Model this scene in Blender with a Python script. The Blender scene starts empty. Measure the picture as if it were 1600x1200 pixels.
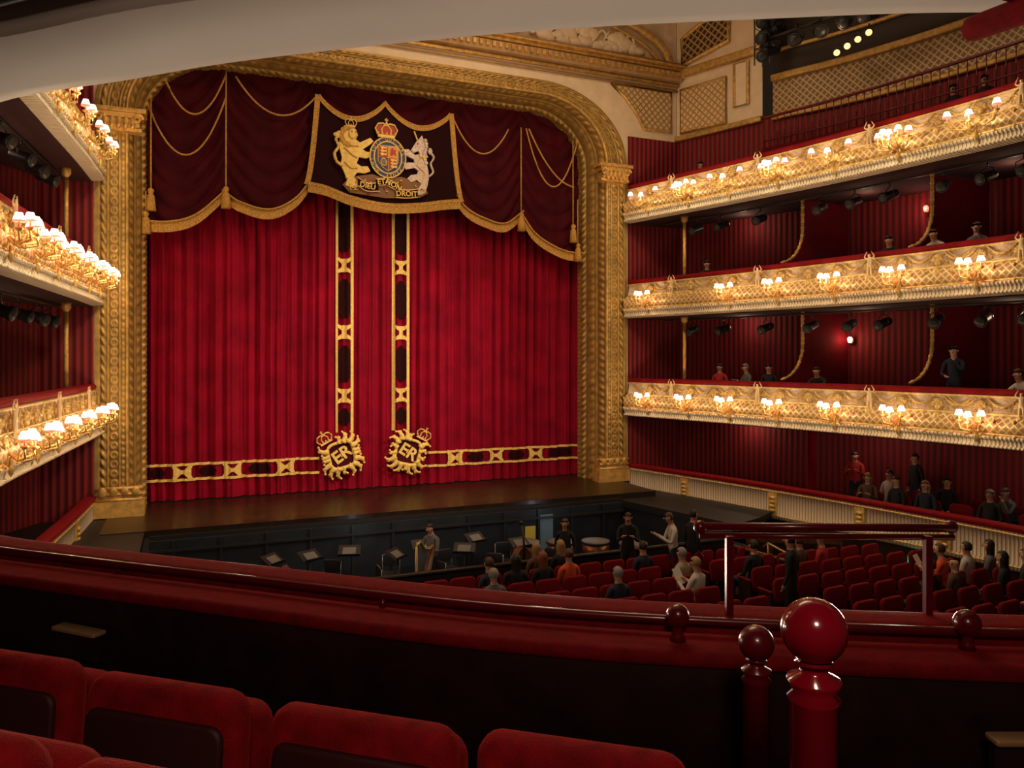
import bpy, bmesh, math, random
from math import sin, cos, pi, sqrt, atan2, radians
from mathutils import Vector, Matrix
random.seed(7)
scene = bpy.context.scene
scene.view_settings.view_transform = 'Standard'
COL = scene.collection
CX, CY, CZ = .96, -22.13, 3.87
def E(X, Y, z=0.0):
    return Vector((CX+.9203*X+.3906*Y, CY-.3906*X+.9203*Y, z))
YAW = -math.atan2(.3906, .9203)

# ---------------------------------------------------------------- materials
def nodes(name):
    m = bpy.data.materials.new(name); m.use_nodes = True
    nt = m.node_tree; return m, nt, nt.nodes['Principled BSDF']
def N(nt, t): return nt.nodes.new(t)
def mth(nt, op, a, b=None, c=None):
    n = nt.nodes.new('ShaderNodeMath'); n.operation = op
    for i, x in enumerate((a, b, c)):
        if x is None: continue
        if isinstance(x, (int, float)): n.inputs[i].default_value = x
        else: nt.links.new(x, n.inputs[i])
    return n.outputs[0]
def c4(c): return (c[0], c[1], c[2], 1)
def mixc(nt, f, a, b):
    n = nt.nodes.new('ShaderNodeMix'); n.data_type = 'RGBA'
    for i, x in ((0, f), (6, a), (7, b)):
        if isinstance(x, (int, float)): n.inputs[i].default_value = x
        elif isinstance(x, tuple): n.inputs[i].default_value = c4(x)
        else: nt.links.new(x, n.inputs[i])
    return n.outputs[2]
def mat(name, col, rough=.6, metal=0, var=0, vs=6, bump=0, bs=30, sheen=0, coat=0, emit=None, es=0, stint=None, point=0):
    m, nt, b = nodes(name)
    b.inputs['Base Color'].default_value = c4(col)
    b.inputs['Roughness'].default_value = rough
    b.inputs['Metallic'].default_value = metal
    if sheen:
        b.inputs['Sheen Weight'].default_value = sheen
        b.inputs['Sheen Roughness'].default_value = .4
        b.inputs['Sheen Tint'].default_value = c4(stint or (min(1, col[0]*2.5), col[1]*2, col[2]*2))
        b.inputs['Specular IOR Level'].default_value = .15
    if coat: b.inputs['Coat Weight'].default_value = coat; b.inputs['Coat Roughness'].default_value = .08
    if emit:
        b.inputs['Emission Color'].default_value = c4(emit); b.inputs['Emission Strength'].default_value = es
        m.cycles.emission_sampling = 'NONE'
    tc = N(nt, 'ShaderNodeTexCoord')
    out = None
    if var:
        n = N(nt, 'ShaderNodeTexNoise'); n.inputs['Scale'].default_value = vs; n.inputs['Detail'].default_value = 3
        nt.links.new(tc.outputs['Object'], n.inputs['Vector'])
        f = mth(nt, 'MULTIPLY_ADD', n.outputs['Fac'], 2.2, -.6)
        out = mixc(nt, f, tuple(x*(1-var) for x in col), tuple(min(1, x*(1+var)) for x in col))
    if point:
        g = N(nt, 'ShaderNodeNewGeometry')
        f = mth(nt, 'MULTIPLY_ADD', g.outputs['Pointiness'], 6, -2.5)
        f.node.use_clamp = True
        dark = tuple(x*(1-point) for x in col)  # crevice shade mixed into the base colour by pointiness
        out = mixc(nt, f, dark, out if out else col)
    if out: nt.links.new(out, b.inputs['Base Color'])
    if bump:
        n = N(nt, 'ShaderNodeTexNoise'); n.inputs['Scale'].default_value = bs; n.inputs['Detail'].default_value = 2
        nt.links.new(tc.outputs['Object'], n.inputs['Vector'])
        bp = N(nt, 'ShaderNodeBump'); bp.inputs['Strength'].default_value = bump; bp.inputs['Distance'].default_value = .03
        nt.links.new(n.outputs['Fac'], bp.inputs['Height']); nt.links.new(bp.outputs[0], b.inputs['Normal'])
    return m
def uvmat(name, kind, c1, c2, sc=8, rough=.55, metal2=0.5, w=.14):
    m, nt, b = nodes(name)
    b.inputs['Roughness'].default_value = rough
    uv = N(nt, 'ShaderNodeUVMap'); sp = N(nt, 'ShaderNodeSeparateXYZ'); nt.links.new(uv.outputs[0], sp.inputs[0])
    u, v = sp.outputs[0], sp.outputs[1]
    if kind == 'lattice':
        a = mth(nt, 'PINGPONG', mth(nt, 'MULTIPLY', mth(nt, 'ADD', u, v), sc), .5)
        d = mth(nt, 'PINGPONG', mth(nt, 'MULTIPLY', mth(nt, 'SUBTRACT', u, v), sc), .5)
        f = mth(nt, 'LESS_THAN', mth(nt, 'MINIMUM', a, d), w)
        h = f
    elif kind == 'stripe':
        a = mth(nt, 'SINE', mth(nt, 'MULTIPLY', u, 2*pi*sc)); f = mth(nt, 'MULTIPLY_ADD', a, .5, .5); h = f
    elif kind == 'flute':
        a = mth(nt, 'PINGPONG', mth(nt, 'MULTIPLY', u, sc), .5)
        f = mth(nt, 'LESS_THAN', a, w); h = mth(nt, 'MULTIPLY', a, 2)
    else:
        s1 = mth(nt, 'MULTIPLY', mth(nt, 'SINE', mth(nt, 'MULTIPLY', u, sc)), .12)
        s2 = mth(nt, 'MULTIPLY', mth(nt, 'SINE', mth(nt, 'MULTIPLY', u, sc*2.7)), .07)
        s3 = mth(nt, 'MULTIPLY', mth(nt, 'SINE', mth(nt, 'MULTIPLY', v, sc*3.1)), .06)
        uu = mth(nt, 'PINGPONG', mth(nt, 'MULTIPLY', mth(nt, 'ADD', u, s3), sc*.9), .5)
        a = mth(nt, 'PINGPONG', mth(nt, 'MULTIPLY', mth(nt, 'ADD', mth(nt, 'ADD', v, s1), s2), sc*1.1), .5)
        f = mth(nt, 'LESS_THAN', mth(nt, 'MULTIPLY', a, mth(nt, 'ADD', uu, .3)), w*.35); h = f
    nt.links.new(mixc(nt, f, c1, c2), b.inputs['Base Color'])
    if metal2: nt.links.new(mth(nt, 'MULTIPLY', f, metal2), b.inputs['Metallic'])
    bp = N(nt, 'ShaderNodeBump'); bp.inputs['Strength'].default_value = .8; bp.inputs['Distance'].default_value = .03
    nt.links.new(h, bp.inputs['Height']); nt.links.new(bp.outputs[0], b.inputs['Normal'])
    return m
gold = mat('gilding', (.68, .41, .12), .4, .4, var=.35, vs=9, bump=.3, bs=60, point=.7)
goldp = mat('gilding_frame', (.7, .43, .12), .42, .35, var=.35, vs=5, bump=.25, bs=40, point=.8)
goldb = mat('bright_gilding', (.82, .56, .2), .38, .35, var=.3, vs=12, bump=.25, bs=70)
goldemb = mat('gold_embroidery', (.95, .62, .17), .6, .05, var=.2, vs=14, bump=.35, bs=90)
goldfr = mat('gold_fringe', (.6, .33, .07), .7, .05, var=.45, vs=30, bump=.5, bs=80)
silver = mat('silver_embroidery', (.72, .58, .5), .6, .05, var=.3, vs=16, bump=.4, bs=80)
cream = mat('cream_plaster', (.78, .62, .43), .6, var=.08, vs=3)
creamrel = mat('cream_relief_plaster', (.7, .54, .37), .6, var=.25, vs=2.2, bump=1, bs=3.2)
creamsof = mat('cream_soffit_paint', (.88, .83, .75), .55, var=.03, vs=2)
tan = mat('tan_painted_plaster', (.42, .26, .12), .6, var=.2, vs=4)
velcur = mat('crimson_velvet', (.27, .0012, .019), .8, sheen=.14, stint=(.9, .08, .14), var=.3, vs=1.3)
velpel = mat('dark_crimson_velvet', (.055, .0012, .006), .75, sheen=.18, stint=(.5, .05, .06), var=.25, vs=2)
velmar = mat('maroon_velvet', (.02, .001, .003), .8, sheen=.1, stint=(.4, .08, .08))
velrail = mat('red_rail_velvet', (.19, .003, .007), .75, sheen=.22, stint=(.9, .06, .06), var=.3, vs=18, bump=.3, bs=260)
velrailf = mat('balcony_rail_velvet', (.2, .003, .008), .75, sheen=.2, stint=(.9, .06, .06), var=.2, vs=6)
velseat = mat('red_seat_velvet', (.25, .003, .008), .75, sheen=.3, stint=(.9, .08, .07), var=.35, vs=14, bump=.3, bs=200)
velstall = mat('stalls_seat_velvet', (.17, .003, .007), .75, sheen=.3, stint=(.8, .06, .06))
redpaint = mat('dark_red_gloss_paint', (.12, .002, .008), .28, coat=.4)
redball = mat('crimson_gloss_paint', (.24, .002, .014), .18, coat=.7)
wood = mat('dark_mahogany', (.018, .006, .004), .5, var=.5, vs=7)
woodl = mat('brown_wood', (.12, .04, .018), .4, var=.4, vs=6)
brass = mat('brass', (.5, .36, .16), .35, .6)
black = mat('black_paint', (.008, .008, .009), .55)
blackg = mat('black_equipment', (.02, .02, .024), .4)
blueblk = mat('blue_black_panel', (.01, .015, .022), .5, var=.4, vs=2)
stagem = mat('stage_boards', (.018, .009, .006), .35, var=.4, vs=3, coat=.08)
carpet = mat('dark_red_carpet', (.035, .003, .004), .95, var=.3, vs=20)
redstripe = uvmat('striped_red_wallpaper', 'stripe', (.1, .003, .006), (.27, .007, .015), 6, .7, 0)
lattcream = uvmat('gilded_lattice_on_cream', 'lattice', (.68, .52, .32), (.5, .29, .08), 4.5)
lattgold = uvmat('gilded_lattice', 'lattice', (.45, .28, .12), (.9, .68, .32), 6, .45, .25, .14)
lattband = uvmat('gilded_lattice_band', 'lattice', (.2, .12, .055), (.55, .37, .16), 5, .5, .3, .13)
lattdark = uvmat('gilded_lattice_dark', 'lattice', (.04, .025, .012), (.5, .32, .11), 4, .5, .4, .13)
flutecream = uvmat('fluted_cream', 'flute', (.82, .72, .56), (.3, .2, .1), 12, .5, 0, .1)
scrollm = uvmat('gilded_scrollwork_on_cream', 'scroll', (.82, .68, .5), (.6, .38, .12), 6, .55, .3, .06)
shade = mat('glowing_lampshade', (1, .8, .6), .6, emit=(1, .74, .52), es=7)
shaderim = mat('pink_shade_rim', (.9, .2, .15), .6, emit=(1, .16, .1), es=1.8)
lampwarm = mat('lit_lens', (1, .8, .5), .5, emit=(1, .55, .2), es=1.8)
lampwall = mat('lit_lamp_glass', (1, .6, .4), .5, emit=(1, .45, .3), es=4)
greenem = mat('exit_green', (.0, .4, .2), .5, emit=(.02, .8, .4), es=.9)
whiteem = mat('exit_white', (.9, 1, .95), .5, emit=(.8, 1, .9), es=1.5)
paper = mat('paper_white', (.65, .62, .56), .8)
papersh = mat('sheet_music_paper', (.17, .165, .16), .8)
copper = mat('timpani_copper', (.35, .16, .08), .3, .8)
skinm = mat('skin', (.5, .27, .18), .55)
redcloth = mat('heraldic_red', (.45, .04, .02), .6)
bluecloth = mat('heraldic_blue', (.03, .05, .16), .6)
yellow = mat('yellow_notice', (.6, .45, .05), .6)
ltblue = mat('pale_blue_panel', (.12, .2, .26), .5)
redstripe2 = mat('deep_red_velvet', (.12, .003, .007), .8, sheen=.2, stint=(.6, .06, .06), var=.2)
wornbrass = mat('worn_brass', (.42, .26, .13), .5, .2)
seatback = mat('dark_seat_back', (.035, .004, .006), .6)
def cloth(n, c): return mat('cloth_'+n, c, .85)
CL = dict(black=cloth('black', (.012, .012, .014)), navy=cloth('navy', (.015, .02, .045)), white=cloth('white', (.55, .52, .48)),
          grey=cloth('grey', (.12, .12, .13)), orange=cloth('orange', (.65, .09, .03)), red=cloth('red', (.4, .02, .02)),
          blue=cloth('blue', (.06, .1, .18)), brown=cloth('brown', (.09, .05, .03)), cream=cloth('cream', (.4, .34, .25)))
HR = dict(dark=mat('hair_dark', (.012, .008, .006), .6), brown=mat('hair_brown', (.06, .03, .015), .6),
          blonde=mat('hair_blonde', (.34, .21, .09), .6), grey=mat('hair_grey', (.25, .23, .22), .6), red=mat('hair_red', (.2, .05, .02), .6))

# ---------------------------------------------------------------- mesh builder
class MB:
    def __init__(s): s.v = []; s.f = []; s.m = []; s.uv = []; s.sm = []
    def add(s, vs, fs, mi=0, uv=None, smooth=True, M=None):
        b = len(s.v)
        for i, p in enumerate(vs):
            p = Vector(p)
            if M is not None: p = M @ p
            s.v.append(p); s.uv.append(uv[i] if uv else (0, 0))
        for f in fs: s.f.append([b+i for i in f]); s.m.append(mi); s.sm.append(smooth)
    def box(s, c, d, mi=0, M=None):
        x, y, z = d[0]/2, d[1]/2, d[2]/2
        vs = [(c[0]+i*x, c[1]+j*y, c[2]+k*z) for i in (-1, 1) for j in (-1, 1) for k in (-1, 1)]
        s.add(vs, [(0, 1, 3, 2), (4, 6, 7, 5), (0, 4, 5, 1), (2, 3, 7, 6), (0, 2, 6, 4), (1, 5, 7, 3)], mi, None, False, M)
    def tube(s, pts, r, n=8, mi=0, M=None, closed=False, cap=True):
        pts = [Vector(p) for p in pts]; L = len(pts); vs = []
        for i, p in enumerate(pts):
            a = pts[(i-1) % L] if (closed or i > 0) else p
            b = pts[(i+1) % L] if (closed or i < L-1) else p
            t = (b-a).normalized()
            up = Vector((0, 0, 1)) if abs(t.z) < .9 else Vector((0, 1, 0))
            e1 = t.cross(up).normalized(); e2 = e1.cross(t)
            rr = r(i/(L-1)) if callable(r) else r
            for k in range(n): vs.append(p+e1*rr*cos(2*pi*k/n)+e2*rr*sin(2*pi*k/n))
        fs = []
        for i in range(L if closed else L-1):
            j = (i+1) % L
            for k in range(n): fs.append((i*n+k, i*n+(k+1) % n, j*n+(k+1) % n, j*n+k))
        if cap and not closed: fs += [tuple(range(n)), tuple(range((L-1)*n, L*n))]
        s.add(vs, fs, mi, None, True, M)
    def cyl(s, a, b, r0, r1=None, n=12, mi=0, M=None):
        r1 = r0 if r1 is None else r1
        s.tube([a, b], lambda t: r0+(r1-r0)*t, n, mi, M)
    def lathe(s, prof, n=14, mi=0, M=None):
        vs = []; fs = []
        for r, z in prof:
            for k in range(n): vs.append((r*cos(2*pi*k/n), r*sin(2*pi*k/n), z))
        for i in range(len(prof)-1):
            for k in range(n): fs.append((i*n+k, i*n+(k+1) % n, (i+1)*n+(k+1) % n, (i+1)*n+k))
        fs += [tuple(range(n)), tuple(range((len(prof)-1)*n, len(prof)*n))]
        s.add(vs, fs, mi, None, True, M)
    def sph(s, c, r, mi=0, nu=12, nv=8, M=None, keep=None):
        if isinstance(r, (int, float)): r = (r, r, r)
        vs = []; fs = []
        for j in range(nv+1):
            th = pi*j/nv
            for k in range(nu):
                a = 2*pi*k/nu
                vs.append((c[0]+r[0]*sin(th)*cos(a), c[1]+r[1]*sin(th)*sin(a), c[2]+r[2]*cos(th)))
        for j in range(nv):
            for k in range(nu):
                f = (j*nu+k, j*nu+(k+1) % nu, (j+1)*nu+(k+1) % nu, (j+1)*nu+k)
                if keep:
                    q = sum((Vector(vs[i]) for i in f), Vector())/4-Vector(c)
                    if not keep(q.x/r[0], q.y/r[1], q.z/r[2]): continue
                fs.append(f)
        s.add(vs, fs, mi, None, True, M)
    def prism(s, poly, y0, y1, mi=0, M=None):
        n = len(poly)
        vs = [(x, y0, z) for x, z in poly]+[(x, y1, z) for x, z in poly]
        fs = [tuple(range(n)), tuple(range(2*n-1, n-1, -1))]+[(i, (i+1) % n, n+(i+1) % n, n+i) for i in range(n)]
        s.add(vs, fs, mi, None, False, M)
    def grid(s, fn, nu, nv, mi=0, M=None):
        vs = []
        for i in range(nu+1):
            for j in range(nv+1): vs.append(fn(i/nu, j/nv))
        fs = [(i*(nv+1)+j, (i+1)*(nv+1)+j, (i+1)*(nv+1)+j+1, i*(nv+1)+j+1) for i in range(nu) for j in range(nv)]
        s.add(vs, fs, mi, None, True, M)
    def slab(s, w, h, t, r, b, mi=0, M=None, bend=0, crown=0):
        out = []
        for cx, cz, a0 in ((w/2-r, h/2-r, 0), (-w/2+r, h/2-r, 90), (-w/2+r, -h/2+r, 180), (w/2-r, -h/2+r, 270)):
            for k in range(5):
                a = radians(a0+k*22.5); out.append((cx+r*cos(a), cz+r*sin(a)))
        n = len(out); vs = []
        L = [(-t/2, b), (-t/2+b*.3, b*.35), (-t/2+b, 0), (t/2-b, 0), (t/2-b*.3, b*.35), (t/2, b)]
        for y, k in L:
            for x, z in out:
                xx = x*(1-2*k/w); zz = z*(1-2*k/h)
                vs.append((xx, y+bend*xx*xx, zz+crown*(1-(2*xx/w)**2)*(zz/h+.5)))
        fs = [(i*n+k, i*n+(k+1) % n, (i+1)*n+(k+1) % n, (i+1)*n+k) for i in range(len(L)-1) for k in range(n)]
        fs += [tuple(range(n)), tuple(range((len(L)-1)*n, len(L)*n))]
        s.add(vs, fs, mi, None, True, M)
    def build(s, name, mats, recalc=True):
        me = bpy.data.meshes.new(name)
        me.from_pydata([tuple(v) for v in s.v], [], s.f)
        for m in mats: me.materials.append(m)
        me.polygons.foreach_set('material_index', s.m)
        me.polygons.foreach_set('use_smooth', s.sm)
        if any(u != (0, 0) for u in s.uv):
            l = me.uv_layers.new(name='UVMap')
            li = [0]*len(me.loops); me.loops.foreach_get('vertex_index', li)
            fl = []
            for i in li: fl += [s.uv[i][0], s.uv[i][1]]
            l.data.foreach_set('uv', fl)
        if recalc:
            bm = bmesh.new(); bm.from_mesh(me); bmesh.ops.recalc_face_normals(bm, faces=bm.faces); bm.to_mesh(me); bm.free()
        me.update(); return me
def put(o, label=None, category=None, group=None, kind=None):
    if label: o['label'] = label
    if category: o['category'] = category
    if group: o['group'] = group
    if kind: o['kind'] = kind
    COL.objects.link(o); return o
def meshobj(name, me, parent=None, loc=(0, 0, 0), rz=0, rot=None, **k):
    o = bpy.data.objects.new(name, me); o.location = loc
    o.rotation_euler = rot if rot else (0, 0, rz)
    if parent: o.parent = parent
    return put(o, **k)
def thing(name, label=None, cat=None, loc=(0, 0, 0), rz=0, group=None, parent=None):
    o = bpy.data.objects.new(name, None); o.empty_display_size = .1; o.location = loc; o.rotation_euler = (0, 0, rz)
    if parent: o.parent = parent
    return put(o, label, cat, group)
def clone(root, loc, rz, label=None):
    def cp(o, par):
        n = o.copy(); COL.objects.link(n)
        if par: n.parent = par
        for c in o.children: cp(c, n)
        return n
    n = cp(root, None); n.location = loc; n.rotation_euler = (0, 0, rz)
    if label: n['label'] = label
    return n
def struct(name, mb, mats, label=None):
    return meshobj(name, mb.build(name, mats), kind='structure', label=label)
def catmull(P, step):
    out = []; P = [Vector(p) for p in P]; Q = [P[0]*2-P[1]]+P+[P[-1]*2-P[-2]]
    for i in range(1, len(Q)-2):
        n = max(1, int((Q[i+1]-Q[i]).length/step))
        for k in range(n):
            t = k/n; a, b, c, d = Q[i-1:i+3]
            out.append(.5*((2*b)+(c-a)*t+(2*a-5*b+4*c-d)*t*t+(3*b-a-3*c+d)*t**3))
    out.append(P[-1].copy()); return out
def frames(ctrl, side, step=.2):
    P = catmull([(a[0], a[1], 0) for a in ctrl], step); F = []; s = 0
    for i, p in enumerate(P):
        d = (P[min(i+1, len(P)-1)]-P[max(i-1, 0)]).normalized()
        n = Vector((d.y, -d.x, 0))*side
        if i: s += (p-P[i-1]).length
        F.append((p, n, s))
    return F
def sweep(mb, F, prof, z0=0, mi=0, closed=False, disp=None):
    pr = prof+[prof[0]] if closed else prof
    L = [0]
    for a, b in zip(pr, pr[1:]): L.append(L[-1]+sqrt((a[0]-b[0])**2+(a[1]-b[1])**2))
    n = len(pr); vs = []; uv = []; fs = []
    for p, nn, s in F:
        for j, (o, z) in enumerate(pr):
            if disp:
                do, dz = disp(s, j/(n-1)); o += do; z += dz
            vs.append((p.x+nn.x*o, p.y+nn.y*o, z0+z)); uv.append((s+.01, L[j]))
    for i in range(len(F)-1):
        for j in range(n-1): fs.append((i*n+j, (i+1)*n+j, (i+1)*n+j+1, i*n+j+1))
    if closed: fs += [tuple(range(n-1)), tuple((len(F)-1)*n+k for k in range(n-1))]
    mb.add(vs, fs, mi, uv, True)
def rrect(o0, o1, z0, z1, r=.03, k=3):
    out = []
    for cx, cz, a0 in ((o1-r, z1-r, 0), (o0+r, z1-r, 90), (o0+r, z0+r, 180), (o1-r, z0+r, 270)):
        for i in range(k+1):
            a = radians(a0+90*i/k); out.append((cx+r*cos(a), cz+r*sin(a)))
    return out
R90 = Matrix.Rotation(radians(90), 4, 'X')
def addtext(mb, s, size, x, y, z, mi=0, rot=0, bold=0, depth=.01, M0=None):
    cu = bpy.data.curves.new('t', 'FONT'); cu.body = s; cu.size = size; cu.extrude = depth; cu.offset = bold
    cu.align_x = 'CENTER'; cu.align_y = 'CENTER'; cu.resolution_u = 3
    o = bpy.data.objects.new('t', cu); COL.objects.link(o)
    dg = bpy.context.evaluated_depsgraph_get(); me = bpy.data.meshes.new_from_object(o.evaluated_get(dg))
    vs = [v.co.copy() for v in me.vertices]; fs = [tuple(p.vertices) for p in me.polygons]
    bpy.data.objects.remove(o); bpy.data.curves.remove(cu); bpy.data.meshes.remove(me)
    M = Matrix.Translation((x, y, z)) @ Matrix.Rotation(-rot, 4, 'Y') @ R90
    if M0 is not None: M = M0 @ M
    mb.add(vs, fs, mi, None, False, M)

# ---------------------------------------------------------------- paths
RC = [(13.95, -1.15), (14.45, -3), (14.85, -4.5), (15.2, -6), (15.58, -7.8), (15.85, -9.5), (16.05, -11), (16.15, -12.15), (16.2, -14.5)]
RW = [(15.8, -1.02), (16.5, -2.9), (17.1, -4.5), (17.8, -6), (18.4, -7.8), (18.8, -9.5), (19.0, -11), (19.1, -12.15), (19.2, -14.5)]
LC = [(-1.15, -1.15), (-1.25, -3), (-1.4, -5), (-1.55, -7), (-1.7, -9), (-1.75, -11)]
LW = [(-2.2, -1.02), (-3.2, -3), (-3.7, -5), (-4.0, -7), (-4.2, -9), (-4.3, -11)]
FR, FL = frames(RC, 1, .15), frames(LC, -1, .15)
def lerpcurve(F, y):
    for a, b in zip(F, F[1:]):
        if b[0].y <= y <= a[0].y:
            t = (a[0].y-y)/(a[0].y-b[0].y+1e-9)
            return a[0].lerp(b[0], t), a[1].lerp(b[1], t).normalized(), a[2]+(b[2]-a[2])*t
    return F[-1]
def at(F, y, o, z):
    p, n, s = lerpcurve(F, y); return Vector((p.x+n.x*o, p.y+n.y*o, z)), atan2(n.y, n.x)-pi/2
def wallpt(W, C, p):
    for (a, b, wa, wb) in zip(C, C[1:], W, W[1:]):
        if b[1]-1e-6 <= p.y <= a[1]+1e-6:
            t = (a[1]-p.y)/(a[1]-b[1]); return Vector((wa[0]+(wb[0]-wa[0])*t, wa[1]+(wb[1]-wa[1])*t, 0))
    return Vector((W[-1][0], W[-1][1], 0))

# ---------------------------------------------------------------- proscenium
NJ, NC, NT = 300, 70, 270
def archpath(x0, x1, zc, cx0, cx1, top):
    P = []
    for i in range(NJ): P.append((x0, zc*i/NJ))
    for i in range(NC):
        a = pi-(pi/2)*i/NC; P.append((cx0+(cx0-x0)*cos(a), zc+(top-zc)*sin(a)))
    for i in range(NT): P.append((cx0+(cx1-cx0)*i/NT, top))
    for i in range(NC):
        a = pi/2-(pi/2)*i/NC; P.append((cx1+(x1-cx1)*cos(a), zc+(top-zc)*sin(a)))
    for i in range(NJ+1): P.append((x1, zc-zc*i/NJ))
    return P
IP = archpath(0, 12.8, 10.0, 1.9, 10.9, 11.72)
OP = archpath(-1.08, 13.88, 10.0, 1.9, 10.9, 12.32)
def relief(s, t):
    if t < .06: return .03*abs(sin(pi*s/.14))
    if t < .16:
        q = (t-.06)/.10; return .06*sin(pi*q)*(1+.6*sin(2*pi*(s/.21+q*.6)))
    if t < .19: return -.02
    if t < .33:
        q = (t-.19)/.14; return .01+.06*sin(pi*q)*(.3+.7*abs(sin(pi*s/.26+q)))
    if t < .36: return .03
    if t < .48:
        q = (t-.36)/.12; return .05*sin(pi*q)*(1+.5*sin(2*pi*(s/.24-q*.5)))
    if t < .52: return .05
    if t < .6:
        q = (t-.52)/.08; return .035*sin(pi*q)*abs(sin(pi*s/.16))
    if t < .63: return .03
    if t < .78:
        q = (t-.63)/.15; ds = (s % .24)-.12; dq = (q-.5)*.22
        r = sqrt(ds*ds+dq*dq); return -.015+.04*max(0, 1-abs(r-.075)/.035)+.035*max(0, 1-r/.035)
    if t < .81: return .035
    if t < .93:
        q = (t-.81)/.12; return .055*sin(pi*q)*(1+.6*sin(2*pi*(s/.24-q*.7)))
    return .04
arch = thing('proscenium_arch', 'huge gilded carved proscenium arch with rounded upper corners framing the stage', 'arch')
mb = MB(); K = 72; vs = []; s = 0
for i, (a, b) in enumerate(zip(IP, OP)):
    if i: s += sqrt((a[0]-IP[i-1][0])**2+(a[1]-IP[i-1][1])**2)*1.04
    for j in range(K+1):
        t = j/K
        if t < .5: o = .35*(t/.5)**1.3; y = .25-1.25*(t/.5)
        else: o = .35+.65*(t-.5)/.5; y = -1.0
        r = relief(s, t)
        x = a[0]+(b[0]-a[0])*o; z = a[1]+(b[1]-a[1])*o
        dx, dz = a[0]-b[0], a[1]-b[1]; L = sqrt(dx*dx+dz*dz)
        k = .6 if t < .5 else 0
        vs.append((x+dx/L*r*k, y-r*(.7 if t < .5 else 1), z+dz/L*r*k))
n = K+1
fs = [(i*n+j, (i+1)*n+j, (i+1)*n+j+1, i*n+j+1) for i in range(len(IP)-1) for j in range(K)]
mb.add(vs, fs, 0)
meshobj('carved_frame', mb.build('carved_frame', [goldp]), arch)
for side, x0 in ((0, -.54), (1, 13.34)):
    mb = MB()
    mb.box((x0, -1.0, .2), (1.12, .42, .4)); mb.box((x0, -1.0, .55), (1.0, .34, .3))
    for k in range(3): mb.tube([(x0-.52, -1.18, .42+.14*k), (x0+.52, -1.18, .42+.14*k)], .045, 8)
    for k in range(4): mb.sph((x0-.36+.24*k, -1.2, .62), (.1, .05, .13))
    meshobj('column_base', mb.build('column_base', [goldp]), arch)
    mb = MB()
    for k, (w, z, h) in enumerate(((1.0, 9.45, .08), (.9, 9.6, .2), (1.05, 9.78, .12), (1.2, 9.9, .1))):
        mb.box((x0, -1.08, z), (w, .35+.06*k, h))
    for sx in (-.42, .42):
        pts = [(x0+sx+.12*cos(a)*(1-a/9), -1.32, 9.7+.14*sin(a)*(1-a/9)) for a in [i*.4 for i in range(18)]]
        mb.tube(pts, .035, 6)
    for k in range(5):
        mb.sph((x0-.3+.15*k, -1.28, 9.62), (.07, .06, .16)); mb.sph((x0-.3+.15*k, -1.33, 9.5), (.05, .06, .07))
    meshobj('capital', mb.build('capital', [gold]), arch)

mb = MB()
B = []
for i, (x, z) in enumerate(OP):
    if i <= NJ: B.append((-2.2, z))
    elif i < NJ+NC:
        t = (i-NJ)/NC; B.append((-2.2, 10+2.9*min(1, t*2)) if t < .5 else (-2.2+4.1*(t-.5)*2, 12.9))
    elif i < NJ+NC+NT: B.append((x, 12.9))
    elif i < NJ+2*NC+NT:
        t = (i-NJ-NC-NT)/NC; B.append((10.9+4.9*t*2, 12.9) if t < .5 else (15.8, 12.9-2.9*(t-.5)*2))
    else: B.append((15.8, z))
vs = [(p[0], -1.0, p[1]) for p in OP]+[(p[0], -1.0, p[1]) for p in B]; n = len(OP)
mb.add(vs, [(i, i+1, n+i+1, n+i) for i in range(n-1)], 0)
mb.grid(lambda u, v: Vector((-2.2+18*u, -1.0, 12.9+3*v)), 4, 4, 1)
struct('wall_front', mb, [cream, creamrel])
mb = MB()
for xa, xb in ((13.92, 15.8), (-2.2, -1.1)):
    mb.add([(xa, -1.05, -.4), (xb, -1.05, -.4), (xb, -1.05, 10.95), (xa, -1.05, 10.95)], [(0, 1, 2, 3)], 0, [(xa, 0), (xb, 0), (xb, 11), (xa, 11)], False)
struct('wall_front', mb, [redstripe])
mb = MB()
for z, y, r, mi in ((12.62, -1.05, .05, 1), (12.78, -1.1, .07, 0), (13.22, -1.35, .06, 0), (13.34, -1.42, .05, 1)):
    mb.tube([(-2.2, y, z), (15.8, y, z)], r, 8, mi)
mb.box((6.8, -1.15, 13.0), (18, .35, .3), 1)
for i in range(90): mb.box((-2+.2*i, -1.36, 13.02), (.09, .12, .14), 0)
mb.box((6.8, -1.25, 13.28), (18, .5, .05), 0)
struct('trim_1', mb, [gold, tan])
mb = MB()
pts = [(6.8+8.7*cos(a), -1.15, 13.0+2.2*max(0, sin(a))**.7) for a in [pi*i/60 for i in range(61)]]
mb.tube(pts, .13, 8, 0); mb.tube([(p[0]*.97+.2, -1.12, p[2]-.28) for p in pts[3:-3]], .06, 8, 0)
struct('trim_2', mb, [gold])
mb = MB()
rr = random.Random(3)
for i in range(60):
    x = 7+7.5*rr.random(); z = 13.55+.9*rr.random()*(1-((x-6.8)/9)**2)
    mb.sph((x, -1.1, z), (.12+.25*rr.random(), .09, .08+.2*rr.random()), 0, 8, 6)
for i in range(14):
    x = 7.3+i*.5; mb.tube([(x+.3*cos(a), -1.1, 13.9+.25*sin(a*1.7)) for a in [k*.5 for k in range(10)]], .05, 6)
meshobj('plaster_relief', mb.build('plaster_relief', [cream]), label='cream plaster figure relief above the gilded arch', category='relief')
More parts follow.
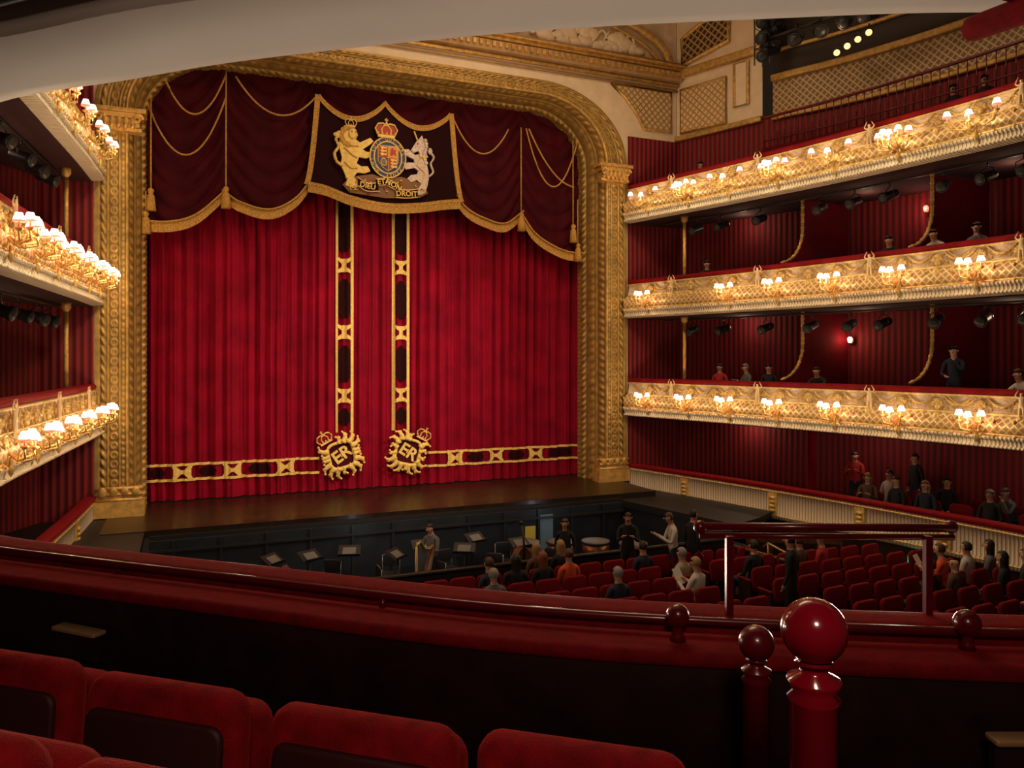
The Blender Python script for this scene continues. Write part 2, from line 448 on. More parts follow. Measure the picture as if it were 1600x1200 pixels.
def panel(name, pts3, m, border=.05, label='gilded lattice panel with moulded frame on a cream wall'):
    pts3 = [Vector(p) for p in pts3]; c = sum(pts3, Vector())/len(pts3)
    e1 = (pts3[1]-pts3[0]).normalized(); nrm = (pts3[1]-pts3[0]).cross(pts3[2]-pts3[1]).normalized(); e2 = nrm.cross(e1)
    mb = MB(); mb.add(pts3, [tuple(range(len(pts3)))], 0, [((p-c).dot(e1)+50, (p-c).dot(e2)+50) for p in pts3], False)
    mb.tube(pts3, border, 6, 1, closed=True)
    return meshobj(name, mb.build(name, [m, gold]), label=label, category='wall decoration')
panel('gilded_trellis', [(13.3, -1.06, 12.55), (15.55, -1.06, 12.55), (15.55, -1.06, 11.25), (14.5, -1.06, 11.25), (14.25, -1.06, 11.7), (13.8, -1.06, 12.2)], lattcream)
def wr(t, z, off=.08):
    a = Vector((15.8, -1.02, 0)); b = Vector((16.5, -2.9, 0)); c = Vector((17.1, -4.5, 0)); d1 = (b-a).normalized(); L = (b-a).length
    p = a+d1*t if t < L else b+(c-b).normalized()*(t-L)
    nn = Vector((d1.y, -d1.x, 0)); return p+nn*off+Vector((0, 0, z))
panel('gilded_trellis', [wr(.2, 12.6), wr(1.85, 12.6), wr(1.85, 11.2), wr(.2, 11.2)], lattcream)
panel('wall_moulding', [wr(2.15, 12.9), wr(2.6, 12.9), wr(2.6, 11.6), wr(2.15, 11.6)], cream, label='narrow cream wall moulding with gilded frame')
pts = [wr(.25, 13.4)]+[wr(.25+1.7*k/8, 14.25+.45*sin(pi*k/16)) for k in range(9)]+[wr(1.95, 13.7)]
panel('lattice_lunette', pts, lattdark, .07, 'dark gilded lattice lunette under the dome')

def wallsweep(name, W, side, z0, z1, m):
    F = frames(W, side, .3); mb = MB(); sweep(mb, F, [(0, z0), (0, z1)]); struct(name, mb, [m])
wallsweep('wall_right', RW, 1, -1.6, 11.0, redstripe)
wallsweep('wall_left', LW, -1, -1.6, 12.9, redstripe)
FW = frames(RW, 1, .3)
mb = MB()
nA = [f for f in FW if f[0].y > -4.1]; nB = [f for f in FW if f[0].y <= -3.9]
sweep(mb, nA, [(0, 11.0), (0, 16)], 0, 0)
sweep(mb, nB, [(0, 11.0), (0, 12.1)], 0, 1)
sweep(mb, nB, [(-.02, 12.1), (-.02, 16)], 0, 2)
sweep(mb, nA, rrect(-.02, .14, 10.95, 11.12, .04), 0, 3, True)
sweep(mb, nA, rrect(-.02, .2, 13.0, 13.25, .05), 0, 3, True)
sweep(mb, nB, rrect(-.02, .12, 10.9, 11.05, .04), 0, 3, True)
sweep(mb, nB, rrect(-.02, .14, 12.05, 12.25, .04), 0, 3, True)
sweep(mb, nB, rrect(-.02, .1, 12.9, 13.0, .03), 0, 3, True)
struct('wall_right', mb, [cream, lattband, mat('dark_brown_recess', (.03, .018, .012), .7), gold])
mb = MB(); mb.box((7.5, -9, 16.2), (26, 20, .3)); struct('ceiling', mb, [creamrel])

# ---------------------------------------------------------------- stage, pit, stalls floor
mb = MB(); mb.box((6.4, 1.0, -.08), (14.4, 8.2, .16)); struct('floor', mb, [stagem])
mb = MB(); mb.box((6.3, -3.14, -.22), (12.2, .12, .2)); mb.box((-1.4, -4.2, -.12), (3.0, 6.3, .2))
poly = [(12.3, -3.0), (13.25, -7.1), (14.3, -6.7), (15.3, -6.1), (14.4, -3.0), (14.0, -1.3), (12.3, -1.3)]
n = len(poly); mb.add([(x, y, -.16) for x, y in poly]+[(x, y, -.34) for x, y in poly], [tuple(range(n)), tuple(range(2*n-1, n-1, -1))]+[(i, (i+1) % n, n+(i+1) % n, n+i) for i in range(n)], 0, None, False)
struct('floor', mb, [black])
mb = MB(); mb.box((6.3, -5.1, -1.7), (12.2, 4.3, .1)); struct('floor', mb, [black])
mb = MB()
mb.box((6.3, -3.3, -.95), (12.2, .1, 1.5))
for i in range(12): mb.box((.7+i*1.0, -3.38, -.95), (.06, .06, 1.5), 1)
mb.box((6.3, -3.4, -.42), (12.2, .05, .05), 1)
mb.box((9.9, -3.37, -.95), (.45, .03, 1.2), 2); mb.box((9.45, -3.38, -.8), (.3, .02, .35), 3)
mb.add([(12.45, -3.2, -.34), (13.2, -7.0, -.34), (13.2, -7.0, -1.7), (12.45, -3.2, -1.7)], [(0, 1, 2, 3)], 0, None, False)
struct('wall_pit', mb, [blueblk, blackg, ltblue, yellow])
mb = MB(); mb.box((6.5, -7.25, -1.1), (13.0, .1, 1.2), 0); mb.tube([(.2, -7.25, -.45), (12.9, -7.25, -.45)], .05, 8, 1)
meshobj('pit_rail', mb.build('pit_rail', [black, wood]), label='low black partition with wooden rail around the orchestra pit', category='partition')
def sz(y): return -1.25+max(0, (-y-7.3))*.06
mb = MB(); mb.grid(lambda u, v: Vector((-4.5+24*u, -7.3-15*v, sz(-7.3-15*v))), 2, 4); struct('floor', mb, [carpet])

# ---------------------------------------------------------------- curtains
def F(x, z):
    k = 1-.3*max(0, (z-4)/8)
    a = abs(sin(9.6*x+1.3*sin(1.7*x)+.18*sin(.6*z)+.5*sin(4.3*x)))
    return .52+(.19*(1-a**.75)+.06*sin(5.1*x+.5+.4*sin(.4*z)))*k+.02*sin(43*x)
def inpoly(x, z, P):
    c = False; j = len(P)-1
    for i in range(len(P)):
        if (P[i][1] > z) != (P[j][1] > z) and x < (P[j][0]-P[i][0])*(z-P[i][1])/(P[j][1]-P[i][1])+P[i][0]: c = not c
        j = i
    return c
def FS_(x, z):
    return min(F(x+d, z) for d in (-.05, -.025, 0, .025, .05))
def conform(mb, polys, cell=.022, off=.03, mi=0):
    xs = [p[0] for P in polys for p in P]; zs = [p[1] for P in polys for p in P]
    x0, z0 = min(xs), min(zs); nx = int((max(xs)-x0)/cell)+2; nz = int((max(zs)-z0)/cell)+2
    ids = {}; vs = []; fs = []
    def vid(i, j):
        if (i, j) not in ids:
            x = x0+i*cell; z = z0+j*cell; ids[(i, j)] = len(vs); vs.append((x, FS_(x, z)-off, z))
        return ids[(i, j)]
    for i in range(nx):
        for j in range(nz):
            x = x0+(i+.5)*cell; z = z0+(j+.5)*cell
            if any(inpoly(x, z, P) for P in polys): fs.append((vid(i, j), vid(i+1, j), vid(i+1, j+1), vid(i, j+1)))
    mb.add(vs, fs, mi)
def strip(mb, x0, x1, z0, z1, mi=0, off=.03):
    nx = max(3, int((x1-x0)/.025)); nz = max(1, int((z1-z0)/.25))
    mb.grid(lambda u, v: Vector((x0+(x1-x0)*u, FS_(x0+(x1-x0)*u, z0+(z1-z0)*v)-off, z0+(z1-z0)*v)), nx, nz, mi)
def bow(cx, cz, a, b, vert):
    P = []
    for s1 in (-1, 1):
        q = [(0, .3), (.2, .36), (.55, .95), (1, 1.1), (.8, .5), (.8, -.5), (1, -1.1), (.55, -.95), (.2, -.36), (0, -.3)]
        if vert: P.append([(cx+b*z, cz+s1*a*x) for x, z in q])
        else: P.append([(cx+s1*a*x, cz+b*z) for x, z in q])
    return P
CS = 6.06
def crown(mb, cx, y, cz, s, mi=0, mi2=1, rot=0):
    M = Matrix.Translation((cx, y, cz)) @ Matrix.Rotation(-rot, 4, 'Y') @ Matrix.Scale(s, 4)
    mb.prism([(-.5, 0), (.5, 0), (.5, .16), (-.5, .16)], -.06, .02, mi, M)
    mb.prism([(-.46, .16), (.46, .16), (.56, .5), (.4, .74), (.1, .7), (0, .62), (-.1, .7), (-.4, .74), (-.56, .5)], -.02, .02, mi2, M)
    for pts in ([(-.5, .14), (-.64, .48), (-.48, .76), (-.2, .8), (0, .66)], [(.5, .14), (.64, .48), (.48, .76), (.2, .8), (0, .66)], [(-.22, .14), (-.27, .45), (-.12, .68), (0, .7)], [(.22, .14), (.27, .45), (.12, .68), (0, .7)]):
        mb.tube([(x, -.05, z) for x, z in pts], .055, 6, mi, M)
    for x in (-.5, -.25, 0, .25, .5): mb.sph((x, -.07, .22), .07, mi, 6, 4, M)
    mb.sph((0, -.05, .8), .09, mi, 8, 5, M)
    mb.box((0, -.05, .98), (.07, .06, .24), mi, M); mb.box((0, -.05, 1.0), (.2, .06, .07), mi, M)
def cypher(parent, cx, cz, sgn):
    mb = MB(); y = .36; tilt = sgn*.25
    # shield-like cartouche with concave sides, edged by thick scrolls and flame-like leaves
    def rad(a, r):
        b = a-tilt; return r/(abs(cos(b))**4+abs(sin(b))**4)**.25
    P0 = [(cx+rad(2*pi*i/48, .37)*cos(2*pi*i/48), cz+rad(2*pi*i/48, .37)*sin(2*pi*i/48)) for i in range(48)]
    mb.prism(P0, y+.02, y+.04, 1)
    mb.tube([(x, y-.01, z) for x, z in P0], .05, 6, 0, closed=True)
    leaves = 18
    for i in range(leaves):
        a = 2*pi*(i+.5)/leaves+tilt
        big = abs(sin(2*(a-tilt))) > .6
        r = rad(a, .37); L = .36 if big else .24; sw = sgn*(1 if sin(a-tilt) > 0 else -1)*(1 if cos(a-tilt) > 0 else -1)
        if cos(a)*-sgn > .35 and sin(a) > .35: continue
        px, pz = cx+(r-.02)*cos(a), cz+(r-.02)*sin(a); sp_ = []
        for k in range(8):
            sp_.append((px, y-.02, pz)); aa = a-sw*(.5-1.9*(k/7)**1.3); px += L/7*cos(aa); pz += L/7*sin(aa)
        mb.tube(sp_, lambda t: (.085 if big else .065)*(1-t)**.7+.012, 7, 0)
        for k, da in ((2, .9), (4, 1.1)):
            q = sp_[k]; aa = a-sw*(.5-1.9*(k/7)**1.3)-sw*da
            mb.tube([q, (q[0]+.07*cos(aa), y-.02, q[2]+.07*sin(aa)), (q[0]+.1*cos(aa+sw*.7), y-.01, q[2]+.1*sin(aa+sw*.7))], lambda t: .045*(1-t)+.01, 5, 0)
        mb.sph(sp_[-1], (.035, .03, .035), 0, 8, 5)
    crown(mb, cx-sgn*.42, y-.02, cz+.36, .36, 0, 2, sgn*.5)
    rt = sgn*.6
    addtext(mb, 'E', .5, cx-.14*cos(rt), y-.0, cz-.14*sin(rt), 0, rt, .014)
    addtext(mb, 'R', .5, cx+.15*cos(rt), y-.0, cz+.15*sin(rt), 0, rt, .014)
    addtext(mb, 'II', .17, cx, y-.02, cz, 0, rt, .004)
    meshobj('royal_cypher', mb.build('royal_cypher', [goldemb, velpel, velcur]), parent, label='gold embroidered royal cypher in a leafy wreath')
for side in (0, 1):
    x0, x1 = (-.35, CS-.005) if side == 0 else (CS+.005, 13.15)
    cur = thing('stage_curtain', 'pleated crimson velvet stage curtain with gold banded border and crest', 'curtain', group='house curtains')
    mb = MB(); nx = int((x1-x0)/.02)
    mb.grid(lambda u, v: Vector((x0+(x1-x0)*u, F(x0+(x1-x0)*u, .03+9.6*v), .03+9.6*v)), nx, 24)
    meshobj('curtain_fabric', mb.build('curtain_fabric', [velcur]), cur)
    mb = MB()
    bx = (5.02, 5.45) if side == 0 else (6.7, 7.13); bc = sum(bx)/2
    zb = [6.6, 4.64, 2.77]
    for za, zc_ in ((8.5, 7.0), (6.2, 5.05), (4.25, 3.17), (2.4, 1.9)):
        conform(mb, [[(bc-.15, za-.14), (bc-.05, za), (bc+.05, za), (bc+.15, za-.14), (bc+.15, zc_+.14), (bc+.05, zc_), (bc-.05, zc_), (bc-.15, zc_+.14)]], .024, .03, 1)
    for x in bx: strip(mb, x-.042, x+.042, 1.7, 9.0, 0, .032)
    for z in zb: conform(mb, bow(bc, z, .25, .19, True), .018, .04)
    hx0, hx1 = (x0, 4.5) if side == 0 else (7.7, x1)
    for z in (.58, .99): strip(mb, hx0, hx1, z-.036, z+.036, 0, .032)
    hb = (.87, 2.15, 3.57) if side == 0 else (8.66, 10.03, 11.42)
    ends = [hx0]+list(hb)+[hx1]
    for x in hb: conform(mb, bow(x, .785, .28, .18, False), .018, .04)
    for xa, xb in zip(ends, ends[1:]):
        xa += .4; xb -= .4
        if xb-xa > .2: conform(mb, [[(xa, .785), (xa+.1, .9), (xb-.1, .9), (xb, .785), (xb-.1, .67), (xa+.1, .67)]], .024, .03, 1)
    meshobj('gold_border', mb.build('gold_border', [goldemb, velmar], False), cur, label='gold appliqué border bands with bow motifs')
    cypher(cur, 5.12 if side == 0 else 7.1, 1.06, 1 if side == 0 else -1)

# ---------------------------------------------------------------- pelmet
pel = thing('stage_pelmet', 'swagged dark crimson pelmet with gold fringe, cords, tassels and royal arms', 'pelmet')
def interp(P, x):
    if x <= P[0][0]: return P[0][1]
    for i in range(len(P)-1):
        if x <= P[i+1][0]:
            t = (x-P[i][0])/(P[i+1][0]-P[i][0])
            m = lambda k: (P[min(k+1, len(P)-1)][1]-P[max(k-1, 0)][1])/(P[min(k+1, len(P)-1)][0]-P[max(k-1, 0)][0])
            h = P[i+1][0]-P[i][0]
            return ((2*t**3-3*t*t+1)*P[i][1]+(t**3-2*t*t+t)*h*m(i)+(-2*t**3+3*t*t)*P[i+1][1]+(t**3-t*t)*h*m(i+1))
    return P[-1][1]
SW = [[(-.35, 7.3), (.5, 7.28), (1.2, 7.52), (1.95, 8.25)], [(1.85, 8.25), (2.3, 7.95), (3.1, 7.8), (3.8, 8.2), (4.3, 8.9)],
      [(8.35, 8.85), (8.8, 8.3), (9.4, 8.0), (10.1, 7.9), (10.75, 8.35)], [(10.65, 8.3), (11.1, 7.68), (11.8, 7.27), (12.4, 7.12), (13.15, 7.15)],
      [(4.0, 10.2), (5.3, 10.1), (6.3, 10.3), (7.3, 10.1), (8.7, 10.2)]]
for P in SW:
    x0, x1 = P[0][0], P[-1][0]; xc = (x0+x1)/2; w = (x1-x0)/2; hgt = 11.95
    def f(u, v):
        x = x0+(x1-x0)*u; b = interp(P, x); z = b+(hgt-b)*v
        q = (x-xc)/w
        ph = (z+1.3*(1-q*q))*11+.8*sin(x*2)
        return Vector((x, .16+.1*(1-abs(sin(ph/2))**.8)+.03*sin(x*9)-.1*(1-q*q)*(1-v), z))
    mb = MB(); mb.grid(f, int((x1-x0)/.04), 150); meshobj('swag', mb.build('swag', [velpel], False), pel)
    if P is SW[-1]: continue
    mb = MB()
    def g(u, v):
        x = x0+(x1-x0)*u; b = interp(P, x); q = (x-xc)/w
        return Vector((x, .03-.1*(1-q*q)+.015*sin(x*80)*(1-v*.7), b+.27*v-.1))
    mb.grid(g, int((x1-x0)/.02), 3)
    mb.tube([(x0+(x1-x0)*k/50, -.01-.1*(1-((2*k/50-1))**2), interp(P, x0+(x1-x0)*k/50)+.17) for k in range(51)], .03, 6)
    meshobj('gold_fringe', mb.build('gold_fringe', [goldfr], False), pel)
CB = [(4.1, 8.75), (4.6, 8.68), (5.3, 8.46), (6.3, 8.32), (7.3, 8.4), (8.1, 8.55), (8.62, 8.62)]
def sc(x):
    for a, b, za, zb_ in ((4.42, 6.3, 11.3, 11.36), (6.3, 8.28, 11.36, 11.25)):
        if x <= b or b > 8:
            t = min(1, max(0, (x-a)/(b-a))); return za+(zb_-za)*t-.55*sin(pi*t)**.8
def cpn(u, v):
    xl = 4.1+.32*v**.6; xr = 8.62-.34*v**.6; x = xl+(xr-xl)*u
    b = interp(CB, x); t = sc(4.42+(8.28-4.42)*u); return Vector((x, -.06, b+(t-b)*v))
mb = MB(); mb.grid(cpn, 90, 20); meshobj('centre_panel', mb.build('centre_panel', [velmar], False), pel, label='dark maroon velvet panel')
mb = MB()
for fn, n in ((lambda t: cpn(t, 0), 90), (lambda t: cpn(t, 1), 90), (lambda t: cpn(0, t), 30), (lambda t: cpn(1, t), 30)):
    mb.tube([fn(i/n)+Vector((0, -.03, 0)) for i in range(n+1)], .035, 6)
mb.grid(lambda u, v: cpn(u, 0)+Vector((0, -.05+.015*sin(u*400), .08-.3*v)), 220, 2)
mb.grid(lambda u, v: cpn(u, 1)+Vector((0, -.05+.012*sin(u*400), .02-.16*v)), 220, 2)
for e in (0, 1): mb.grid(lambda u, v: cpn(e, u)+Vector(((1 if e else -1)*.12*v, -.05, 0)), 60, 2)
meshobj('gold_fringe', mb.build('gold_fringe', [goldfr], False), pel)
def cat(a, b, sag, n=20): return [(a[0]+(b[0]-a[0])*t, -.08, a[1]+(b[1]-a[1])*t-sag*4*t*(1-t)) for t in [i/n for i in range(n+1)]]
for a, b, sag in (((.3, 11.6), (1.95, 11.5), 1.2), ((0, 10.6), (1.95, 10.9), 1.5), ((2.2, 11.5), (4.3, 11.2), .75), ((8.35, 11.2), (10.2, 11.0), .95), ((10.8, 11.1), (12.6, 10.8), 1.6), ((10.9, 11.1), (12.5, 9.4), .4)):
    mb = MB(); mb.tube(cat(a, b, sag), .026, 6); meshobj('gold_cord', mb.build('gold_cord', [goldfr]), pel)
for x, zt, zb_ in ((.12, 10.8, 8.2), (1.95, 11.6, 8.4), (10.62, 11.1, 8.35), (12.45, 10.9, 8.1), (12.62, 9, 7.5), (.0, 8.2, 7.6)):
    mb = MB(); mb.tube([(x, -.1, zt), (x, -.1, zb_)], .022, 6); meshobj('gold_cord', mb.build('gold_cord', [goldfr]), pel)
    mb = MB(); mb.lathe([(.02, .1), (.07, .06), (.08, 0), (.05, -.06), (.09, -.1), (.11, -.3), (.13, -.5), (.0, -.5)], 12, 0, Matrix.Translation((x, -.12, zb_)))
    meshobj('tassel', mb.build('tassel', [goldfr]), pel)
ARM = thing('royal_arms', parent=pel, loc=(6.29, -.16, 9.67))
KS = .0188
def q_(L): return [((u-600)*KS, (250-v)*KS) for u, v in L]
def embo(mb, L, mi=0, y0=-.05, y1=.04): mb.prism(q_(L), y0, y1, mi)
def cord(mb, L, r, mi=0, y=-.05): mb.tube([(p.x, y, p.y) for p in catmull([Vector(p+(0,)) for p in q_(L)], .05)], r, 6, mi)
mb = MB()
embo(mb, [(538, 212), (546, 207), (554, 211), (557, 219), (554, 226), (560, 230), (567, 226), (576, 221), (581, 226), (575, 232), (564, 240), (570, 243), (578, 243), (580, 249), (570, 253), (559, 252), (555, 262), (562, 266), (572, 265), (576, 272), (568, 276), (556, 276), (551, 283), (556, 290), (560, 297), (550, 300), (538, 297), (541, 288), (536, 276), (531, 266), (533, 255), (530, 244), (529, 232), (531, 220)])
for k in range(9):
    a = 1.2+k*.42; mb.sph((q_([(544, 222)])[0][0]+.23*cos(a), -.07, q_([(544, 222)])[0][1]+.25*sin(a)), (.08, .03, .08), 1, 8, 5)
mb.sph((q_([(549, 218)])[0][0], -.08, q_([(549, 218)])[0][1]), (.13, .05, .15), 0)
for du in (-3, 3): mb.sph((q_([(550+du, 216)])[0][0], -.13, q_([(550, 216)])[0][1]), .018, 2, 6, 4)
cord(mb, [(534, 268), (525, 262), (522, 250), (528, 239), (524, 229), (529, 221)], .045)
for p in ((529, 219), (524, 222), (531, 224)): mb.sph((q_([p])[0][0], -.06, q_([p])[0][1]), (.08, .03, .07), 0, 8, 5)
crown(mb, q_([(546, 207)])[0][0], -.08, q_([(546, 208)])[0][1], .26, 0, 2)
for L in ([(536, 240), (548, 250), (556, 254)], [(536, 262), (546, 270), (556, 270)], [(533, 232), (545, 236), (558, 236)]): cord(mb, L, .018, 1, -.07)
meshobj('lion_supporter', mb.build('lion_supporter', [goldemb, goldfr, velmar]), ARM, label='gold crowned rampant lion')
mb = MB()
embo(mb, [(655, 212), (650, 217), (645, 225), (640, 233), (644, 237), (652, 233), (655, 238), (646, 240), (636, 232), (629, 233), (628, 238), (634, 243), (645, 247), (646, 252), (634, 253), (628, 259), (632, 264), (646, 260), (652, 264), (650, 270), (640, 272), (634, 278), (640, 283), (650, 279), (656, 284), (652, 293), (646, 299), (654, 303), (663, 298), (667, 286), (669, 274), (668, 262), (665, 250), (666, 238), (666, 226), (661, 217), (658, 208)])
cord(mb, [(650, 216), (645, 203)], .025, 1)
for k in range(8):
    p = q_([(663+2*sin(k), 216+5*k)])[0]; mb.sph((p[0], -.07, p[1]), (.06, .03, .06), 0, 8, 5)
cord(mb, [(669, 272), (676, 264), (672, 252), (677, 241), (671, 233)], .035)
mb.sph((q_([(671, 232)])[0][0], -.06, q_([(671, 232)])[0][1]), (.07, .03, .1)); mb.sph((q_([(650, 223)])[0][0], -.1, q_([(650, 223)])[0][1]), .02, 2, 6, 4)
cord(mb, [(652, 240), (660, 243), (667, 241)], .03, 1, -.07); cord(mb, [(656, 242), (650, 256), (662, 268), (655, 285)], .018, 1, -.08)
meshobj('unicorn_supporter', mb.build('unicorn_supporter', [silver, goldemb, velmar]), ARM, label='silver rampant unicorn with gold chain')
mb = MB()
def ell(cu, cv, a, b, n=32): return [(cu+a*cos(2*pi*i/n), cv+b*sin(2*pi*i/n)) for i in range(n)]
embo(mb, ell(603, 249, 28, 31), 1, -.07, -.02)
for a, b in ((28, 31), (21.5, 24.5)): mb.tube([(x, -.08, z) for x, z in q_(ell(603, 249, a, b))], .022, 6, 0, closed=True)
motto = 'HONI SOIT QUI MAL Y PENSE'
for i, ch in enumerate(motto):
    if ch == ' ': continue
    a = pi*1.28-(2*pi*.9)*i/(len(motto)-1)
    x, z = q_([(603+24.8*cos(a), 249-27.8*sin(a))])[0]; addtext(mb, ch, .12, x, -.09, z, 0, a-pi/2)
sh = lambda k: [(603-16*k, 249-18*k), (603+16*k, 249-18*k), (603+16*k, 249+6*k), (603+10*k, 249+15*k), (603, 249+21*k), (603-10*k, 249+15*k), (603-16*k, 249+6*k)]
embo(mb, sh(1.0), 0, -.1, -.07)
embo(mb, [(588, 232), (602.4, 232), (602.4, 249), (588, 249)], 2, -.12, -.1); embo(mb, [(603.6, 232), (618, 232), (618, 249), (603.6, 249)], 4, -.12, -.1)
embo(mb, [(588, 250), (602.4, 250), (602.4, 268.5), (594, 263), (588, 255)], 3, -.12, -.1); embo(mb, [(603.6, 250), (618, 250), (618, 255), (612, 263), (603.6, 268.5)], 2, -.12, -.1)
for u0, v0 in ((590, 234), (606, 252)):
    for k in range(3):
        embo(mb, [(u0, v0+5*k), (u0+3, v0-1+5*k), (u0+9, v0+5*k), (u0+11, v0-2+5*k), (u0+10, v0+3+5*k), (u0+6, v0+2+5*k), (u0+3, v0+4+5*k)], 0, -.14, -.12)
embo(mb, [(606, 244), (607, 236), (610, 234), (612, 238), (615, 236), (614, 242), (616, 246), (611, 243), (609, 247)], 2, -.14, -.12)
cord(mb, [(592, 262), (592, 253), (598, 252), (600, 261), (592, 262)], .016, 0, -.13)
for k in range(3): cord(mb, [(594+2*k, 253), (594+2*k, 261)], .006, 0, -.13)
crown(mb, q_([(600, 218)])[0][0], -.1, q_([(600, 219)])[0][1], .5, 0, 2)
meshobj('shield', mb.build('shield', [goldemb, bluecloth, redcloth, bluecloth, mat('cloth_of_gold', (.75, .33, .06), .6)]), ARM, label='quartered shield inside a blue garter beneath a crown')
mb = MB()
embo(mb, [(534, 296), (545, 284), (560, 280), (580, 276), (600, 281), (625, 276), (645, 280), (662, 286), (668, 298), (655, 306), (630, 309), (600, 311), (570, 309), (545, 307)], 1, -.02, .02)
rr = random.Random(5)
for k in range(46):
    u0 = 540+122*rr.random(); v0 = 282+24*rr.random(); x, z = q_([(u0, v0)])[0]; a = rr.random()*6.3
    mb.tube([(x, -.04, z), (x+.05*cos(a), -.06, z+.05*sin(a)), (x+.08*cos(a+.8), -.04, z+.08*sin(a+.8))], .02, 5, rr.choice((0, 0, 3)))
def rib(L, w):
    P = catmull([Vector(p+(0,)) for p in q_(L)], .04)
    mb.prism([(p.x, p.y+w) for p in P]+[(p.x, p.y-w) for p in P[::-1]], -.1, -.06, 0)
    mb.prism([(p.x, p.y+w*.78) for p in P]+[(p.x, p.y-w*.78) for p in P[::-1]], -.11, -.1, 2)
rib([(556, 290), (570, 297), (588, 296)], .13); rib([(584, 289), (600, 286)], .11); rib([(602, 287), (618, 294)], .11); rib([(615, 303), (632, 303), (650, 300)], .13)
for w_, uv, a in (('DIEU', (571, 296), -.15), ('ET', (592, 288), .15), ('MON', (611, 291), -.4), ('DROIT', (632, 303), .05)):
    x, z = q_([uv])[0]; addtext(mb, w_, .21, x, -.125, z, 0, a, .004)
meshobj('motto_ribbon', mb.build('motto_ribbon', [goldemb, mat('bronze_foliage', (.22, .1, .035), .6, .1), velmar, redcloth]), ARM, label='gold foliage ground with a motto ribbon')

